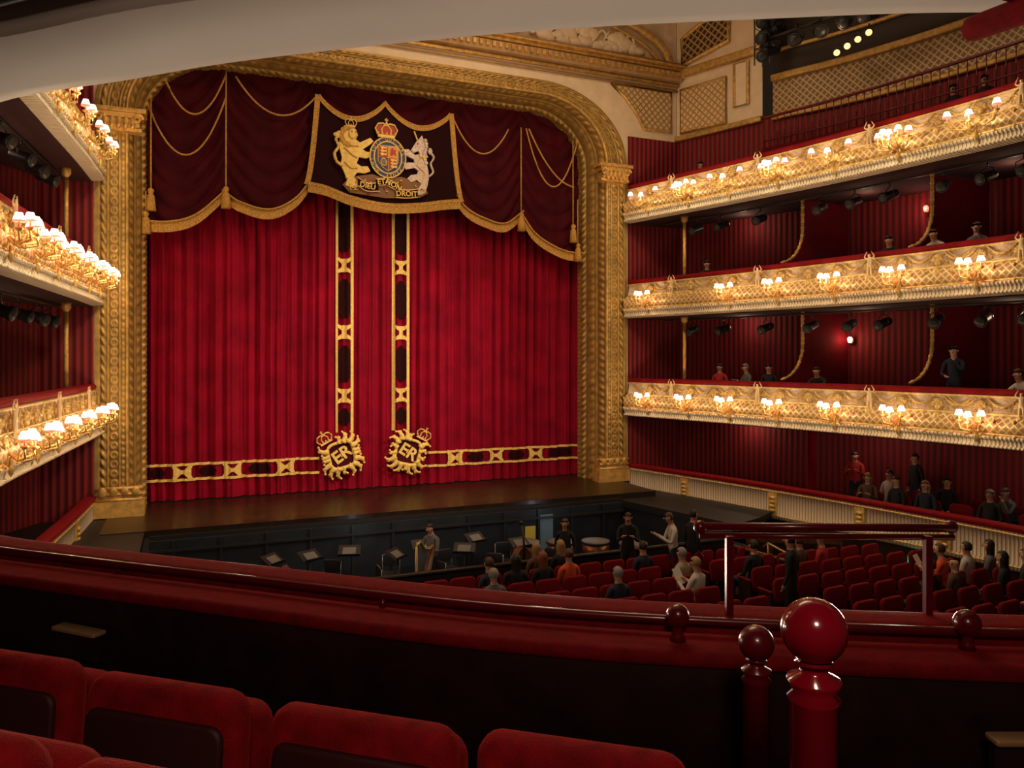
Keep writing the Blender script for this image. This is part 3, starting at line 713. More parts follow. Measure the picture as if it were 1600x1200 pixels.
# ---------------------------------------------------------------- people
PM = {}
def person_mesh(key, sit=False, lean=0, arms='down', look=0, raw=False):
    if key in PM: return PM[key]
    pz = .5 if sit else .93
    def T(x, y, z):
        return Vector((x, y*cos(lean)+z*sin(lean), pz+z*cos(lean)-y*sin(lean)))
    J = []; R = []; Ed = []; tag = []
    def add(p, r, par=None, tg=1):
        J.append(Vector(p)); R.append(r)
        if par is not None: Ed.append((par, len(J)-1)); tag.append(tg)
        return len(J)-1
    pel_ = add(T(0, 0, 0), (.15, .11)); bel = add(T(0, .01, .17), (.135, .1), pel_); che = add(T(0, 0, .36), (.16, .115), bel)
    nb = add(T(0, 0, .5), (.075, .07), che); nk = add(T(0, .015, .57), (.052, .055), nb, 0)
    l2 = lean*.3+look
    hb = J[nk]; hd = [add(hb+Vector((0, .02, .06)), (.068, .078), nk, 0)]
    hd.append(add(hb+Vector((0, .03+.06*sin(l2), .12*cos(l2))), (.078, .092), hd[-1], 0)); hd.append(add(hb+Vector((0, .03+.12*sin(l2), .19*cos(l2))), (.068, .08), hd[-1], 0))
    AR = dict(down=[((.05, -.03, -.27), (.04, .06, -.5))]*2, lap=[((.06, .03, -.27), (-.06, .27, -.36))]*2,
              chin=[((.06, .05, -.26), (-.06, .27, -.3)), ((.02, .2, -.2), (-.13, .2, .06))], rail=[((.06, .24, -.2), (-.05, .42, -.14))]*2,
              hold=[((.05, .1, -.26), (-.06, .34, -.12))]*2, up=[((.14, 0, .14), (.03, .02, .36))]*2, reach=[((.05, .12, -.24), (.02, .36, -.3)), ((.04, -.02, -.27), (.03, .07, -.5))])[arms]
    hands = []
    for sgn, (e, w) in ((1, AR[0]), (-1, AR[1])):
        sh_ = add(T(sgn*.175, 0, .45), (.06, .06), nb)
        sp = J[sh_]; el = add(sp+Vector((sgn*e[0], e[1], e[2])), (.044, .044), sh_); wr_ = add(sp+Vector((sgn*w[0], w[1], w[2])), (.03, .03), el)
        d = (J[wr_]-J[el]).normalized(); ha = add(J[wr_]+d*.07, (.038, .022), wr_, 0); hands.append((J[ha], d, sgn))
    for sgn in (1, -1):
        hp = add(Vector((sgn*.09, .0, pz-.04)), (.09, .09), pel_, 2)
        if sit: kn = add((sgn*.11, .44, .5), (.065, .065), hp, 2); an = add((sgn*.11, .46, .09), (.042, .042), kn, 2); add((sgn*.12, .62, .045), (.04, .035), an, 3)
        else: kn = add((sgn*.1, .03, .49), (.062, .062), hp, 2); an = add((sgn*.1, -.02, .09), (.042, .042), kn, 2); add((sgn*.11, .14, .045), (.042, .035), an, 3)
    me = bpy.data.meshes.new('p'); me.from_pydata([tuple(p) for p in J], Ed, [])
    o = bpy.data.objects.new('p', me); COL.objects.link(o)
    o.modifiers.new('s', 'SKIN')
    if len(me.skin_vertices) == 0:
        bm = bmesh.new(); bm.from_mesh(me); bm.verts.layers.skin.verify(); bm.to_mesh(me); bm.free()
    for i, r in enumerate(R):
        me.skin_vertices[0].data[i].radius = r; me.skin_vertices[0].data[i].use_root = (i == 0)
    sb = o.modifiers.new('u', 'SUBSURF'); sb.levels = 1; sb.render_levels = 1
    dg = bpy.context.evaluated_depsgraph_get(); ev = bpy.data.meshes.new_from_object(o.evaluated_get(dg))
    mb = MB(); cs = [v.co.copy() for v in ev.vertices]
    def seg(p):
        best = 9; bt = 1
        for (a, b), tg in zip(Ed, tag):
            A, Bv = J[a], J[b]; ab = Bv-A; t = max(0, min(1, (p-A).dot(ab)/ab.length_squared)); d = (A+ab*t-p).length-.5*(R[a][0]+(R[b][0]-R[a][0])*t)
            if d < best: best = d; bt = tg
        return bt
    if raw: mb.add(cs, [tuple(p.vertices) for p in ev.polygons], 0)
    else:
        g = {0: [], 1: [], 2: [], 3: []}
        for p in ev.polygons: g[seg(sum((cs[i] for i in p.vertices), Vector())/len(p.vertices))].append(tuple(p.vertices))
        for c in cs: mb.v.append(c); mb.uv.append((0, 0))
        for k, L in g.items():
            for f in L: mb.f.append(list(f)); mb.m.append(k); mb.sm.append(True)
    bpy.data.objects.remove(o); bpy.data.meshes.remove(me); bpy.data.meshes.remove(ev)
    hc = (J[hd[1]]+J[hd[2]])/2-Vector((0, 0, .015))
    if not raw:
        mb.cyl(hc+Vector((0, .085, .0)), hc+Vector((0, .108, -.025)), .012, .018, 6, 0)
        for sx in (-1, 1):
            mb.sph(hc+Vector((sx*.03, .083, .015)), (.012, .008, .008), 3, 6, 4); mb.sph(hc+Vector((sx*.083, .0, 0)), (.012, .02, .03), 0, 6, 5)
        mb.sph(hc+Vector((0, .088, -.045)), (.022, .008, .006), 3, 6, 4)
    for p, d, sgn in hands:
        e = d.cross(Vector((0, 0, 1))); e = e.normalized() if e.length > .1 else Vector((1, 0, 0))
        dn = Vector((0, 0, -1)) if abs(d.z) < .8 else Vector((0, 1, 0))
        for k, L in enumerate((.06, .075, .08, .07)):
            a = p+e*(.012*(k-1.5)*1.3); m = a+d*L*.55; mb.tube([a, m, m+(d+dn*.7).normalized()*L*.45], lambda t: .009-.003*t, 5, 0)
        mb.tube([p-d*.03-e*sgn*.02, p-e*sgn*.05+d*.01, p-e*sgn*.05+d*.04], lambda t: .01-.003*t, 5, 0)
    PM[key] = (mb.build('person', [skinm, CL['black'], CL['navy'], CL['black']]), hc); return PM[key]
HM = {}
def hair_mesh(style):
    if style not in HM:
        mb = MB()
        mb.sph((0, -.01, .015), (.09, .104, .108), 0, 16, 12, keep=lambda x, y, z: (z > .5 or y < .05) and z > -.6)
        if style == 'long':
            mb.grid(lambda u, v: Vector(((.095+.01*sin(v*9))*sin((u-.5)*4.1), -.098*cos((u-.5)*3.6)-.01, .02-.3*v)), 12, 6)
        if style == 'bun': mb.sph((0, -.12, .05), .045)
        HM[style] = mb.build('hair', [HR['dark']])
    return HM[style]
def person(loc, rz, pose, top, bottom, hair, style, label, hold=None, scale=1):
    kw = dict(sit=dict(sit=True, arms='lap', lean=-.05), sitchat=dict(sit=True, arms='hold', lean=.05, look=.1), sitlean=dict(sit=True, lean=.45, arms='rail'),
              sitchin=dict(sit=True, lean=.3, arms='chin'), stand=dict(arms='down'), standhold=dict(arms='hold', lean=.08, look=.4), standchin=dict(arms='chin'), bend=dict(lean=.8, arms='reach'))[pose]
    me, hc = person_mesh(pose, **kw)
    o = meshobj('person', me, loc=loc, rz=rz, label=label, category='person', group='audience and musicians'); o.scale = (scale,)*3
    for i, m in ((1, CL[top]), (2, CL[bottom])):
        o.material_slots[i].link = 'OBJECT'; o.material_slots[i].material = m
    if style != 'bald':
        h = meshobj('hair', hair_mesh(style), o, loc=hc); h.material_slots[0].link = 'OBJECT'; h.material_slots[0].material = HR[hair]
    if hold:
        mb = MB(); mb.box((0, 0, 0), (.22, .012, .3), 0, Matrix.Rotation(-.5, 4, 'X'))
        wp = Matrix.Translation(loc) @ Matrix.Rotation(rz, 4, 'Z') @ Vector((0, .44, .9 if pose.startswith('sit') else 1.3))
        meshobj('programme', mb.build('programme', [paper]), loc=wp, rz=rz, label='white paper programme held open by a seated person', category='programme')
    return o

# ---------------------------------------------------------------- balconies
figm = person_mesh('figure', arms='up', raw=True)[0]; figm.materials[0] = mat('pale_gilded_figure', (.85, .66, .4), .45, .15)
def ornament():
    mb = MB()
    for sx in (-1, 1):
        mb.tube([(sx*(.1+.6*t), .03+.02*sin(t*pi), -.16-.18*sin(pi*t)) for t in [i/14 for i in range(15)]], lambda t: .012+.018*sin(pi*t), 6)
        for k in range(7): mb.sph((sx*(.16+.08*k), .05, -.2-.16*sin(pi*(k+1)/8)), .022, 0, 6, 4)
        mb.tube([(sx*(.08+.14*cos(a)*(1-a/10)), .06, -.42+.12*sin(a)*(1-a/10)) for a in [i*.45 for i in range(16)]], .018, 6)
        mb.tube([(sx*(.3+.09*cos(a)*(1-a/10)), .1, -.56+.08*sin(a)*(1-a/10)) for a in [i*.45 for i in range(16)]], .016, 6)
    for k in range(7):
        a = pi*(k+.5)/7; mb.tube([(0, .05, -.36), (.13*cos(a), .09, -.36+.15*sin(a))], lambda t: .016+.018*t, 6)
    mb.sph((0, .08, -.38), (.06, .05, .08)); mb.sph((0, .12, -.58), (.08, .06, .1))
    mb.tube([(0, .1, -.5), (0, .17, -.66), (0, .16, -.78)], lambda t: .045-.03*t, 6)
    return mb.build('gilded_ornament', [goldb])
orn = ornament()
SLAB = .82
def balcony(F, W, C, zt, bays, label):
    b = thing('balcony', label, 'balcony', group='auditorium balconies')
    mb = MB(); sweep(mb, F, rrect(-.16, .12, zt-.1, zt+.03, .05), 0, 0, True); meshobj('rail', mb.build('rail', [velrailf]), b, label='red velvet padded rail')
    mb = MB(); sweep(mb, F, [(.02, -.08), (.09, -.1), (.1, -.15), (.07, -.17), (.08, -.3), (.11, -.44), (.15, -.48)], zt, 0)
    meshobj('fascia_panel', mb.build('fascia_panel', [scrollm]), b)
    mb = MB(); sweep(mb, F, [(.15, -.48), (.2, -.5), (.26, -.57), (.31, -.66), (.32, -.76), (.29, -.84), (.25, -.88)], zt, 0, disp=lambda s, t: (.02*sin(2*pi*s/.4)*sin(pi*t), 0))
    for o_, z_ in ((.1, -.13), (.16, -.48), (.26, -.88)):
        sweep(mb, F, rrect(o_-.025, o_+.025, zt+z_-.025, zt+z_+.025, .018), 0, 1, True)
    p0 = 0
    for p, n, s in F:
        if s >= p0:
            p0 += .3; mb.sph((p.x+n.x*.3, p.y+n.y*.3, zt-.9), (.045, .045, .035), 1, 6, 4); mb.sph((p.x+n.x*.31, p.y+n.y*.31, zt-.6), (.03, .03, .05), 1, 6, 4)
    meshobj('gilded_lattice', mb.build('gilded_lattice', [lattgold, goldb]), b)
    mb = MB(); sweep(mb, F, [(.25, -.89), (.32, -.91), (.32, -.96), (.27, -.98), (.25, -1.08), (.3, -1.1), (.3, -1.14), (.2, -1.16), (.05, -1.17), (-.3, -1.18)], zt, 0)
    meshobj('moulding', mb.build('moulding', [flutecream]), b)
    mb = MB(); vs = []; n = 4
    for p, nn, s in F:
        w = wallpt(W, C, p); w = w+(p-w).normalized()*.06; a = p+nn*.02
        vs += [(a.x, a.y, zt-SLAB), (w.x, w.y, zt-SLAB), (w.x, w.y, zt-1.19), (a.x, a.y, zt-1.19)]
    fs = [(i*n+j, (i+1)*n+j, (i+1)*n+(j+1) % n, i*n+(j+1) % n) for i in range(len(F)-1) for j in range(4)]+[(0, 1, 2, 3)]
    mb.add(vs, fs, 0, None, False)
    sweep(mb, F, [(-.04, -.05), (-.04, -SLAB)], zt, 1)
    meshobj('floor_slab', mb.build('floor_slab', [carpet, wood]), b)
    for i, y in enumerate(bays):
        l, a = at(F, y-.8, .1, zt); meshobj('gilded_ornament', orn, b, loc=l, rz=a)
        l, a = at(F, y, .1, zt); meshobj('gilded_ornament', orn, b, loc=l, rz=a)
        if i % 2 == 0:
            l, a = at(F, y-.85, .24, zt-.6); o = meshobj('gilded_figure', figm, b, loc=l, rz=a); o.scale = (.4, .34, .34)
    return b
YR = [-2.1, -3.6, -5.0, -6.5, -8.1, -9.7, -11.4]
YL = [-2.1, -3.4, -4.8, -6.2, -7.6, -9.1]
TIERS = [9.32, 6.31, 3.22]
for zt in TIERS:
    balcony(FR, RW, RC, zt, YR, 'curved cream and gilded balcony front with red velvet rail and lamps')
    balcony(FL, LW, LC, zt, YL, 'short curved gilded balcony front beside the proscenium')
for F_, C_, W_ in ((FR, RC, RW), (FL, LC, LW)):
    b = thing('stalls_circle_front', 'low fluted cream parapet with red velvet rail beside the stalls', 'parapet', group='stalls circle parapets')
    mb = MB(); sweep(mb, F_, rrect(-.16, .1, .42, .54, .04), 0, 0, True); meshobj('rail', mb.build('rail', [velrailf]), b)
    mb = MB(); sweep(mb, F_, [(.04, .42), (.08, .38), (.05, .34), (.05, -.2), (.09, -.24), (.09, -.32), (.03, -.36)], 0, 0)
    sweep(mb, F_, [(.03, -.36), (.03, -1.2)], 0, 1)
    meshobj('fluted_panel', mb.build('fluted_panel', [flutecream, wood]), b)
    mb = MB()
    for z_ in (.37, -.26): sweep(mb, F_, rrect(.05, .1, z_-.02, z_+.02, .015), 0, 0, True)
    for y in (-3.3, -6.2, -8.6, -10.6, -12.4):
        if y < C_[-1][1]: continue
        l, a = at(F_, y, .08, 0); M_ = Matrix.Translation(l) @ Matrix.Rotation(a, 4, 'Z')
        mb.box((0, 0, .05), (.26, .05, .58), 0, M_)
        for k in range(4): mb.sph((0, .04, -.12+.11*k), (.09, .03, .05), 0, 8, 5, M_)
    meshobj('gilded_pilaster', mb.build('gilded_pilaster', [goldb]), b)
    mb = MB(); vs = []
    for p, nn, s in F_:
        w = wallpt(W_, C_, p); w = w+(p-w).normalized()*.06; vs += [(p.x, p.y, -.3), (w.x, w.y, -.3)]
    mb.add(vs, [(2*i, 2*i+2, 2*i+3, 2*i+1) for i in range(len(F_)-1)], 0, None, False)
    struct('floor', mb, [carpet])

# ---------------------------------------------------------------- sconces
def plight(loc, e, c, r=.05, parent=None, name='lamp_light'):
    L_ = bpy.data.lights.new(name, 'POINT'); L_.energy = e; L_.color = c; L_.shadow_soft_size = r
    o = bpy.data.objects.new(name, L_); o.location = loc
    if parent: o.parent = parent
    COL.objects.link(o)
def sconce(kind):
    t = thing('wall_sconce', {'a': 'gilded scroll sconce with three glowing pink-edged shades', 'b': 'gilded cluster sconce with five glowing shades', 'c': 'gilded branched sconce with widely spread glowing shades'}[kind], 'lamp', group='balcony sconces')
    pos = {'a': [(-.22, .3, 0), (0, .38, -.03), (.22, .3, 0)], 'b': [(-.36, .26, 0), (-.18, .36, .04), (0, .42, -.02), (.18, .36, .04), (.36, .26, 0)], 'c': [(-.5, .26, .06), (-.0, .34, -.04), (.5, .26, .06)]}[kind]
    mb = MB(); mb.sph((0, 0, -.12), (.1, .06, .16)); mb.sph((0, .02, -.3), (.06, .05, .1)); mb.lathe([(0, -.55), (.03, -.5), (.05, -.42), (.02, -.36), (.03, -.3)], 8, 0, Matrix.Translation((0, .08, 0)))
    for x, y, z in pos:
        mb.tube([(0, .02, -.15), (x*.4, y*.6, -.3+z), (x*.9, y, -.26+z), (x, y, -.12+z)], .018, 6)
        mb.lathe([(.015, -.13), (.06, -.1), (.055, -.08), (.02, -.07)], 8, 0, Matrix.Translation((x, y, z)))
        mb.tube([(x*.4, y*.6, -.3+z), (x*.55, y*.7, -.2+z), (x*.35, y*.8, -.17+z)], .012, 5)
        mb.cyl((x, y, z-.08), (x, y, z+.04), .016, n=6, mi=1)
    meshobj('bracket', mb.build('bracket', [goldb, cream]), t)
    ms = MB(); ms.lathe([(.082, 0), (.073, .045), (.045, .12), (.04, .12), (.065, .045), (.074, 0)], 12, 0)
    ms.lathe([(.087, -.008), (.085, .016), (.078, .016), (.08, -.008)], 12, 1)
    me = ms.build('lamp_shade', [shade, shaderim])
    for p in pos: meshobj('lamp_shade', me, t, loc=(p[0], p[1], p[2]+.01))
    plight((0, .6, -.08), {'a': 15, 'b': 23, 'c': 14}[kind], (1, .74, .4), .06, t)
    return t
PR = {k: sconce(k) for k in 'abc'}
used = set()
def place(k, l, a):
    if k not in used: used.add(k); PR[k].location = l; PR[k].rotation_euler = (0, 0, a)
    else: clone(PR[k], l, a)
for ti, zt in enumerate(TIERS):
    for i, y in enumerate(YR):
        if ti == 1 and i == 1: continue
        l, a = at(FR, y, .26, zt-.52); place('a' if ti else 'bc'[(i+1) % 2], l, a)
    for i, y in enumerate(YL):
        l, a = at(FL, y, .26, zt-.52); place('b' if ti == 1 else 'a', l, a)

# ---------------------------------------------------------------- box partitions, posts, curtains, wall lamps
def partition(F, W, C, y, zrail, ztop):
    p, n, s = lerpcurve(F, y); w = wallpt(W, C, p); w = w+(p-w).normalized()*.08
    d = (p-w); L = d.length; d = d/L
    b = thing('box_partition', 'curved dark red velvet box partition edged with gold rope', 'partition', group='box partitions')
    zb = zrail-SLAB+.01; edge = [(L-.95, ztop-.02), (L-.95, zrail+1.0), (L-.9, zrail+.7), (L-.75, zrail+.4), (L-.5, zrail+.18), (L-.22, zrail+.08)]
    poly = [(0, zb), (L-.22, zb)]+edge[::-1]+[(0, ztop-.02)]
    M = Matrix(((d.x, -d.y, 0, w.x), (d.y, d.x, 0, w.y), (0, 0, 1, 0), (0, 0, 0, 1)))
    mb = MB(); mb.prism(poly, -.03, .03, 0, M); meshobj('velvet_wall', mb.build('velvet_wall', [redstripe2]), b)
    mb = MB(); P = catmull([(x, 0, z) for x, z in edge], .08)
    mb.tube([M @ q for q in P], .04, 8)
    for k, q in enumerate(P[::2]): mb.sph(M @ q, .052, 0, 8, 5)
    meshobj('gold_rope', mb.build('gold_rope', [gold]), b)
for zr, zt_ in ((3.22, 5.12), (6.31, 8.13)):
    partition(FR, RW, RC, -6.2, zr, zt_); partition(FR, RW, RC, -9.6, zr, zt_)
partition(FR, RW, RC, -12.6, 3.22, 5.12)
for z0, z1 in ((2.4, 5.12), (5.49, 8.13)):
    for F_, y in ((FR, -3.0), (FL, -2.4)):
        l, a = at(F_, y, -.3, 0); mb = MB(); mb.cyl((l.x, l.y, z0), (l.x, l.y, z1), .05, n=10); mb.lathe([(.05, 0), (.1, .08), (.1, .14), (.12, .2)], 10, 0, Matrix.Translation((l.x, l.y, z1-.2)))
        meshobj('balcony_post', mb.build('balcony_post', [gold]), label='slender gilded post supporting the balcony above', category='post', group='balcony posts')
mb = MB(); l, a = at(FR, -6.6, -1.2, 0)
mb.grid(lambda u, v: Vector((l.x-.25+.5*u, l.y+.3*u+.05*sin(u*30), -.28+2.2*v)), 40, 6)
meshobj('doorway_curtain', mb.build('doorway_curtain', [velcur]), label='pleated crimson curtain at the back of the stalls circle', category='curtain')
def walllamp(y, z, mm, e, col):
    l, a = at(FW, y, .1, z); t = thing('wall_lamp', 'small lit wall lamp on a striped red wall', 'lamp', loc=l, rz=a, group='corridor wall lamps')
    mb = MB(); mb.lathe([(.04, 0), (.06, .04), (.07, .11), (.04, .16)], 10, 0); meshobj('lamp_glass', mb.build('lamp_glass', [mm]), t, loc=(0, .12, 0))
    mb = MB(); mb.sph((0, .02, .05), (.06, .03, .09)); mb.cyl((0, .02, .0), (0, .12, 0), .015, n=6); meshobj('bracket', mb.build('bracket', [brass]), t)
    plight((0, .35, .1), e, col, .05, t)
walllamp(-8.2, 7.6, shaderim, 10, (1, .4, .3)); walllamp(-6.3, 4.3, lampwall, 8, (1, .5, .3))
# point lights added under each balcony to brighten box interiors, no fixtures
for zc in (2.0, 5.05, 8.05):
    for y in (-4.2, -7.8, -11.2):
        l, a = at(FR, y, -1.5, zc-.15); plight(l, 9 if zc > 2.5 else 13, (1, .66, .45), .1, None, 'box_fill_light')
    l, a = at(FL, -5, -1.2, zc-.15); plight(l, 7, (1, .66, .45), .1, None, 'box_fill_light')

# ---------------------------------------------------------------- theatre spotlights
def spot(lit=False):
    t = thing('stage_spotlight', 'lit theatre spotlight with warm lens' if lit else 'black theatre spotlight hanging on a yoke', 'spotlight', group='theatre spotlights')
    mb = MB(); mb.lathe([(.06, -.2), (.09, -.16), (.1, .1), (.12, .14), (.12, .2), (.09, .2), (.085, .12)], 12, 0, Matrix.Rotation(radians(-110), 4, 'X')); meshobj('lamp_body', mb.build('lamp_body', [blackg]), t)
    mb = MB(); mb.tube([(-.13, 0, 0), (-.13, 0, .14), (0, 0, .2), (.13, 0, .14), (.13, 0, 0)], .012, 6); mb.cyl((0, 0, .2), (0, 0, .3), .02, n=6); meshobj('yoke', mb.build('yoke', [blackg]), t)
    mb = MB(); mb.sph((0, 0, 0), (.1, .1, .03), 0, 12, 6, Matrix.Rotation(radians(-110), 4, 'X') @ Matrix.Translation((0, 0, .2))); meshobj('lens', mb.build('lens', [lampwarm if lit else blackg]), t)
    return t
SP, SPL = spot(), spot(True)
first = [True, True]
def putspot(l, a, lit=False, s=1):
    i = 1 if lit else 0
    if first[i]: first[i] = False; o = (SP, SPL)[i]; o.location = l; o.rotation_euler = (0, 0, a)
    else: o = clone((SP, SPL)[i], l, a)
    o.scale = (s, s, s)
for zt in (9.32, 6.31):
    for F_, ys, ymin in ((FR, (-3.2, -4.2, -5.4, -7.0, -7.9, -8.8, -10.2, -11.0, -11.9), -12.8), (FL, (-3.2, -4.2, -5.2, -6.2, -7.2, -8.2), -9)):
        mb = MB(); sweep(mb, [f for f in F_ if ymin < f[0].y < -2], rrect(-.55, -.5, zt-1.3, zt-1.25, .015), 0, 0, True)
        meshobj('lighting_bar', mb.build('lighting_bar', [blackg]), label='curved black lighting bar fixed beneath the balcony', category='lighting bar', group='lighting bars')
        for y in ys:
            l, a = at(F_, y+random.uniform(-.2, .2), -.52, zt-1.6); putspot(l, a+random.uniform(-.5, .5), s=1.1)
mb = MB()
TA, TB = Vector((16.2, -4.6, 12.4)), Vector((16.2, -4.6, 14.4))
for dx, dy in ((0, 0), (.3, 0), (0, .3), (.3, .3)): mb.tube([TA+Vector((dx, dy, 0)), TB+Vector((dx, dy, 0))], .025, 6)
for k in range(7): mb.tube([TA+Vector((0, 0, .28*k)), TA+Vector((.3, 0, .28*k+.25))], .015, 5); mb.tube([TA+Vector((0, 0, .28*k)), TA+Vector((0, .3, .28*k+.25))], .015, 5)
mb.tube([(16.2, -4.6, 13.0), (18.0, -13, 12.6)], .04, 6); mb.tube([(16.4, -4.6, 13.7), (18.2, -13, 13.3)], .04, 6)
meshobj('lighting_truss', mb.build('lighting_truss', [mat('grey_truss_metal', (.12, .11, .1), .4, .5)]), label='grey lighting truss and bars below the dome', category='truss')
for k in range(12): putspot(Vector((16.1+.25*(k % 3), -4.7-.12*(k % 2), 12.5+.16*k)), 1.8+random.uniform(-1, 1), s=1.4)
for k in range(11): putspot(Vector((16.35+.16*k, -5.8-.68*k, 12.6-.02*k)), 2+random.uniform(-.6, .6), s=1.5)
for k in range(4): putspot(Vector((16.8+.07*k, -6.8-.28*k, 11.95+.08*k)), 2.3, True, .8)
plight((16.3, -7.2, 12.2), 8, (1, .6, .3), .1)

GR = [f for f in frames([(16.3, -4.6), (17.0, -7), (17.5, -9.5), (17.8, -12), (17.9, -14.5)], 1, .2)]
mb = MB()
sweep(mb, GR, rrect(-.04, .04, 10.75, 10.82, .02), 0, 0, True); sweep(mb, GR, rrect(-.02, .02, 10.1, 10.14, .01), 0, 0, True)
for i, (p, n, s) in enumerate(GR): mb.cyl((p.x, p.y, 9.9), (p.x, p.y, 10.78), .012, n=5)
meshobj('gallery_railing', mb.build('gallery_railing', [redpaint]), label='dark red metal railing along the upper gallery', category='railing')
mb = MB(); vs = []
for p, n, s in GR: vs += [(p.x-.1, p.y, 9.9), (p.x+.15, p.y, 9.9), (p.x-.1, p.y, 8.52), (p.x+.15, p.y, 9.2), (p.x+1.4, p.y, 9.2)]
mb.add(vs, [(5*i+a, 5*i+5+a, 5*i+5+b, 5*i+b) for i in range(len(GR)-1) for a, b in ((0, 1), (0, 2), (1, 3), (3, 4))], 0, None, False)
struct('floor', mb, [redstripe2])

# ---------------------------------------------------------------- stalls seats
def stall_seat():
    mb = MB()
    mb.slab(.53, .42, .08, .09, .03, 0, Matrix.Translation((0, -.22, .66)) @ Matrix.Rotation(-.1, 4, 'X'), bend=.3, crown=.02)
    mb.slab(.46, .42, .09, .05, .03, 0, Matrix.Translation((0, .02, .42)) @ Matrix.Rotation(radians(80), 4, 'X'))
    for sx in (-.27, .27):
        mb.box((sx, -.02, .3), (.035, .34, .6), 1); mb.slab(.05, .36, .05, .02, .015, 0, Matrix.Translation((sx, .0, .62)) @ Matrix.Rotation(radians(90), 4, 'X'))
    return mb.build('theatre_seat', [velstall, wood])
sm = stall_seat()
SEATS = []
for r in range(8):
    y0 = -8.0-.92*r
    for c in range(34):
        x = -.2+.55*c+(.27 if r % 2 else 0)
        if x > 16.2: continue
        y = y0-.006*(x-6.4)**2
        lim = lerpcurve(FR, y)[0].x-.7
        if x > lim or (9.9 < x < 10.9 and r > 0): continue
        if x > 12.5 and y > -8.6: continue
        z = sz(y); dx, dy = x-CX, y-CY; Yc = dx*.3906+dy*.9203; Xc = dx*.9203-dy*.3906
        if (CZ-z-.93)/Yc > .335 or abs(Xc/Yc) > .72 or Xc/Yc < -.2: continue
        meshobj('theatre_seat', sm, loc=(x, y, z), rz=(6.4-x)*-.012, label='red velvet tip-up theatre seat in a curved stalls row', category='seat', group='stalls seats')
        SEATS.append([x, y, z, (6.4-x)*-.012])
CSE = []
for y in (-8.2, -8.9, -9.6, -10.3, -11, -11.7, -12.4):
    for o_, z_ in ((-.9, -.3), (-1.8, -.3)):
        l, a = at(FR, y, o_, z_); meshobj('theatre_seat', sm, loc=l, rz=a, label='red velvet seat behind the fluted stalls circle parapet', category='seat', group='stalls circle seats'); CSE.append([l.x, l.y, l.z, a])
def bar(name, a, b, h, mats, label, cat_):
    a = Vector(a); b = Vector(b); mb = MB(); d = (b-a); M = Matrix.Translation(a) @ Matrix.Rotation(atan2(d.y, d.x), 4, 'Z'); L = d.length
    mb.box((L/2, 0, h/2), (L, .06, h), 0, M); mb.tube([(0, 0, h+.02), (L, 0, h+.02)], .045, 8, 1, M)
    for k in range(4): mb.box((L*(k+.5)/4, -.035, h/2), (L/4-.12, .02, h*.65), 1, M)
    meshobj(name, mb.build(name, mats), label=label, category=cat_)
bar('aisle_barrier', (13.3, -7.4, -1.25), (15.2, -8.5, -1.2), .9, [woodl, wood], 'panelled mahogany barrier at the side of the stalls', 'barrier')
bar('aisle_barrier', (12.35, -8.0, -1.2), (12.6, -10.0, -1.1), .8, [wood, woodl], 'low mahogany partition beside the stalls aisle', 'barrier')
mb = MB(); a = Vector((12.9, -8.6, -.25)); b = Vector((12.95, -10.1, -.5)); mb.tube([a+Vector((0, .15, -.12)), a, b, b+Vector((0, -.05, -.12))], .025, 8)
for q in (a, b): mb.cyl(q, (q.x, q.y, -1.15), .02, n=8)
meshobj('handrail', mb.build('handrail', [brass]), label='short sloping brass handrail on the aisle steps', category='handrail')
l, a = at(FR, -10.0, .14, -.6); t = thing('exit_sign', 'small lit green exit sign above the aisle door', 'sign', loc=l, rz=a)
mb = MB(); mb.box((0, 0, 0), (.36, .05, .18)); meshobj('sign_box', mb.build('sign_box', [greenem]), t)
mb = MB(); addtext(mb, 'EXIT', .14, 0, .03, 0, 0, 0, .002, .003, Matrix.Rotation(pi, 4, 'Z') @ Matrix.Translation((0, -.06, 0))); meshobj('sign_lettering', mb.build('sign_lettering', [whiteem]), t)

# ---------------------------------------------------------------- pit furniture
steel = mat('chair_steel', (.25, .26, .28), .3, .8)
def pit_chair():
    t = thing('orchestra_chair', 'black upholstered orchestra chair with metal frame', 'chair', group='orchestra chairs')
    mb = MB(); mb.slab(.42, .4, .05, .05, .02, 0, Matrix.Translation((0, 0, .46)) @ Matrix.Rotation(radians(90), 4, 'X')); meshobj('seat', mb.build('seat', [blackg]), t)
    mb = MB(); mb.slab(.4, .3, .04, .06, .015, 0, Matrix.Translation((0, -.22, .74)), bend=.3); meshobj('backrest', mb.build('backrest', [blackg]), t)
    for sx in (-.2, .2):
        for sy in (-.2, .18):
            mb = MB(); mb.tube([(sx, sy, 0), (sx, sy, .45)]+([(sx, -.24, .85)] if sy < 0 else []), .013, 6); meshobj('leg', mb.build('leg', [steel]), t)
    return t
def music_stand():
    t = thing('music_stand', 'black folding music stand with a sheet of music', 'music stand', group='music stands')
    mb = MB(); mb.cyl((0, 0, .1), (0, 0, 1.05), .014, n=6); meshobj('pole', mb.build('pole', [blackg]), t)
    for k in range(3): mb = MB(); mb.tube([(0, 0, .3), (.28*cos(k*2.1), .28*sin(k*2.1), 0)], .01, 5); meshobj('leg', mb.build('leg', [blackg]), t)
    M = Matrix.Translation((0, 0, 1.12)) @ Matrix.Rotation(-1.0, 4, 'X')
    mb = MB(); mb.box((0, 0, 0), (.5, .015, .34), 0, M); mb.box((0, -.04, -.17), (.5, .07, .01), 0, M); meshobj('desk', mb.build('desk', [blackg]), t)
    mb = MB(); mb.box((0, -.02, -.02), (.3, .01, .2), 0, M); meshobj('sheet_music', mb.build('sheet_music', [papersh]), t)
    return t
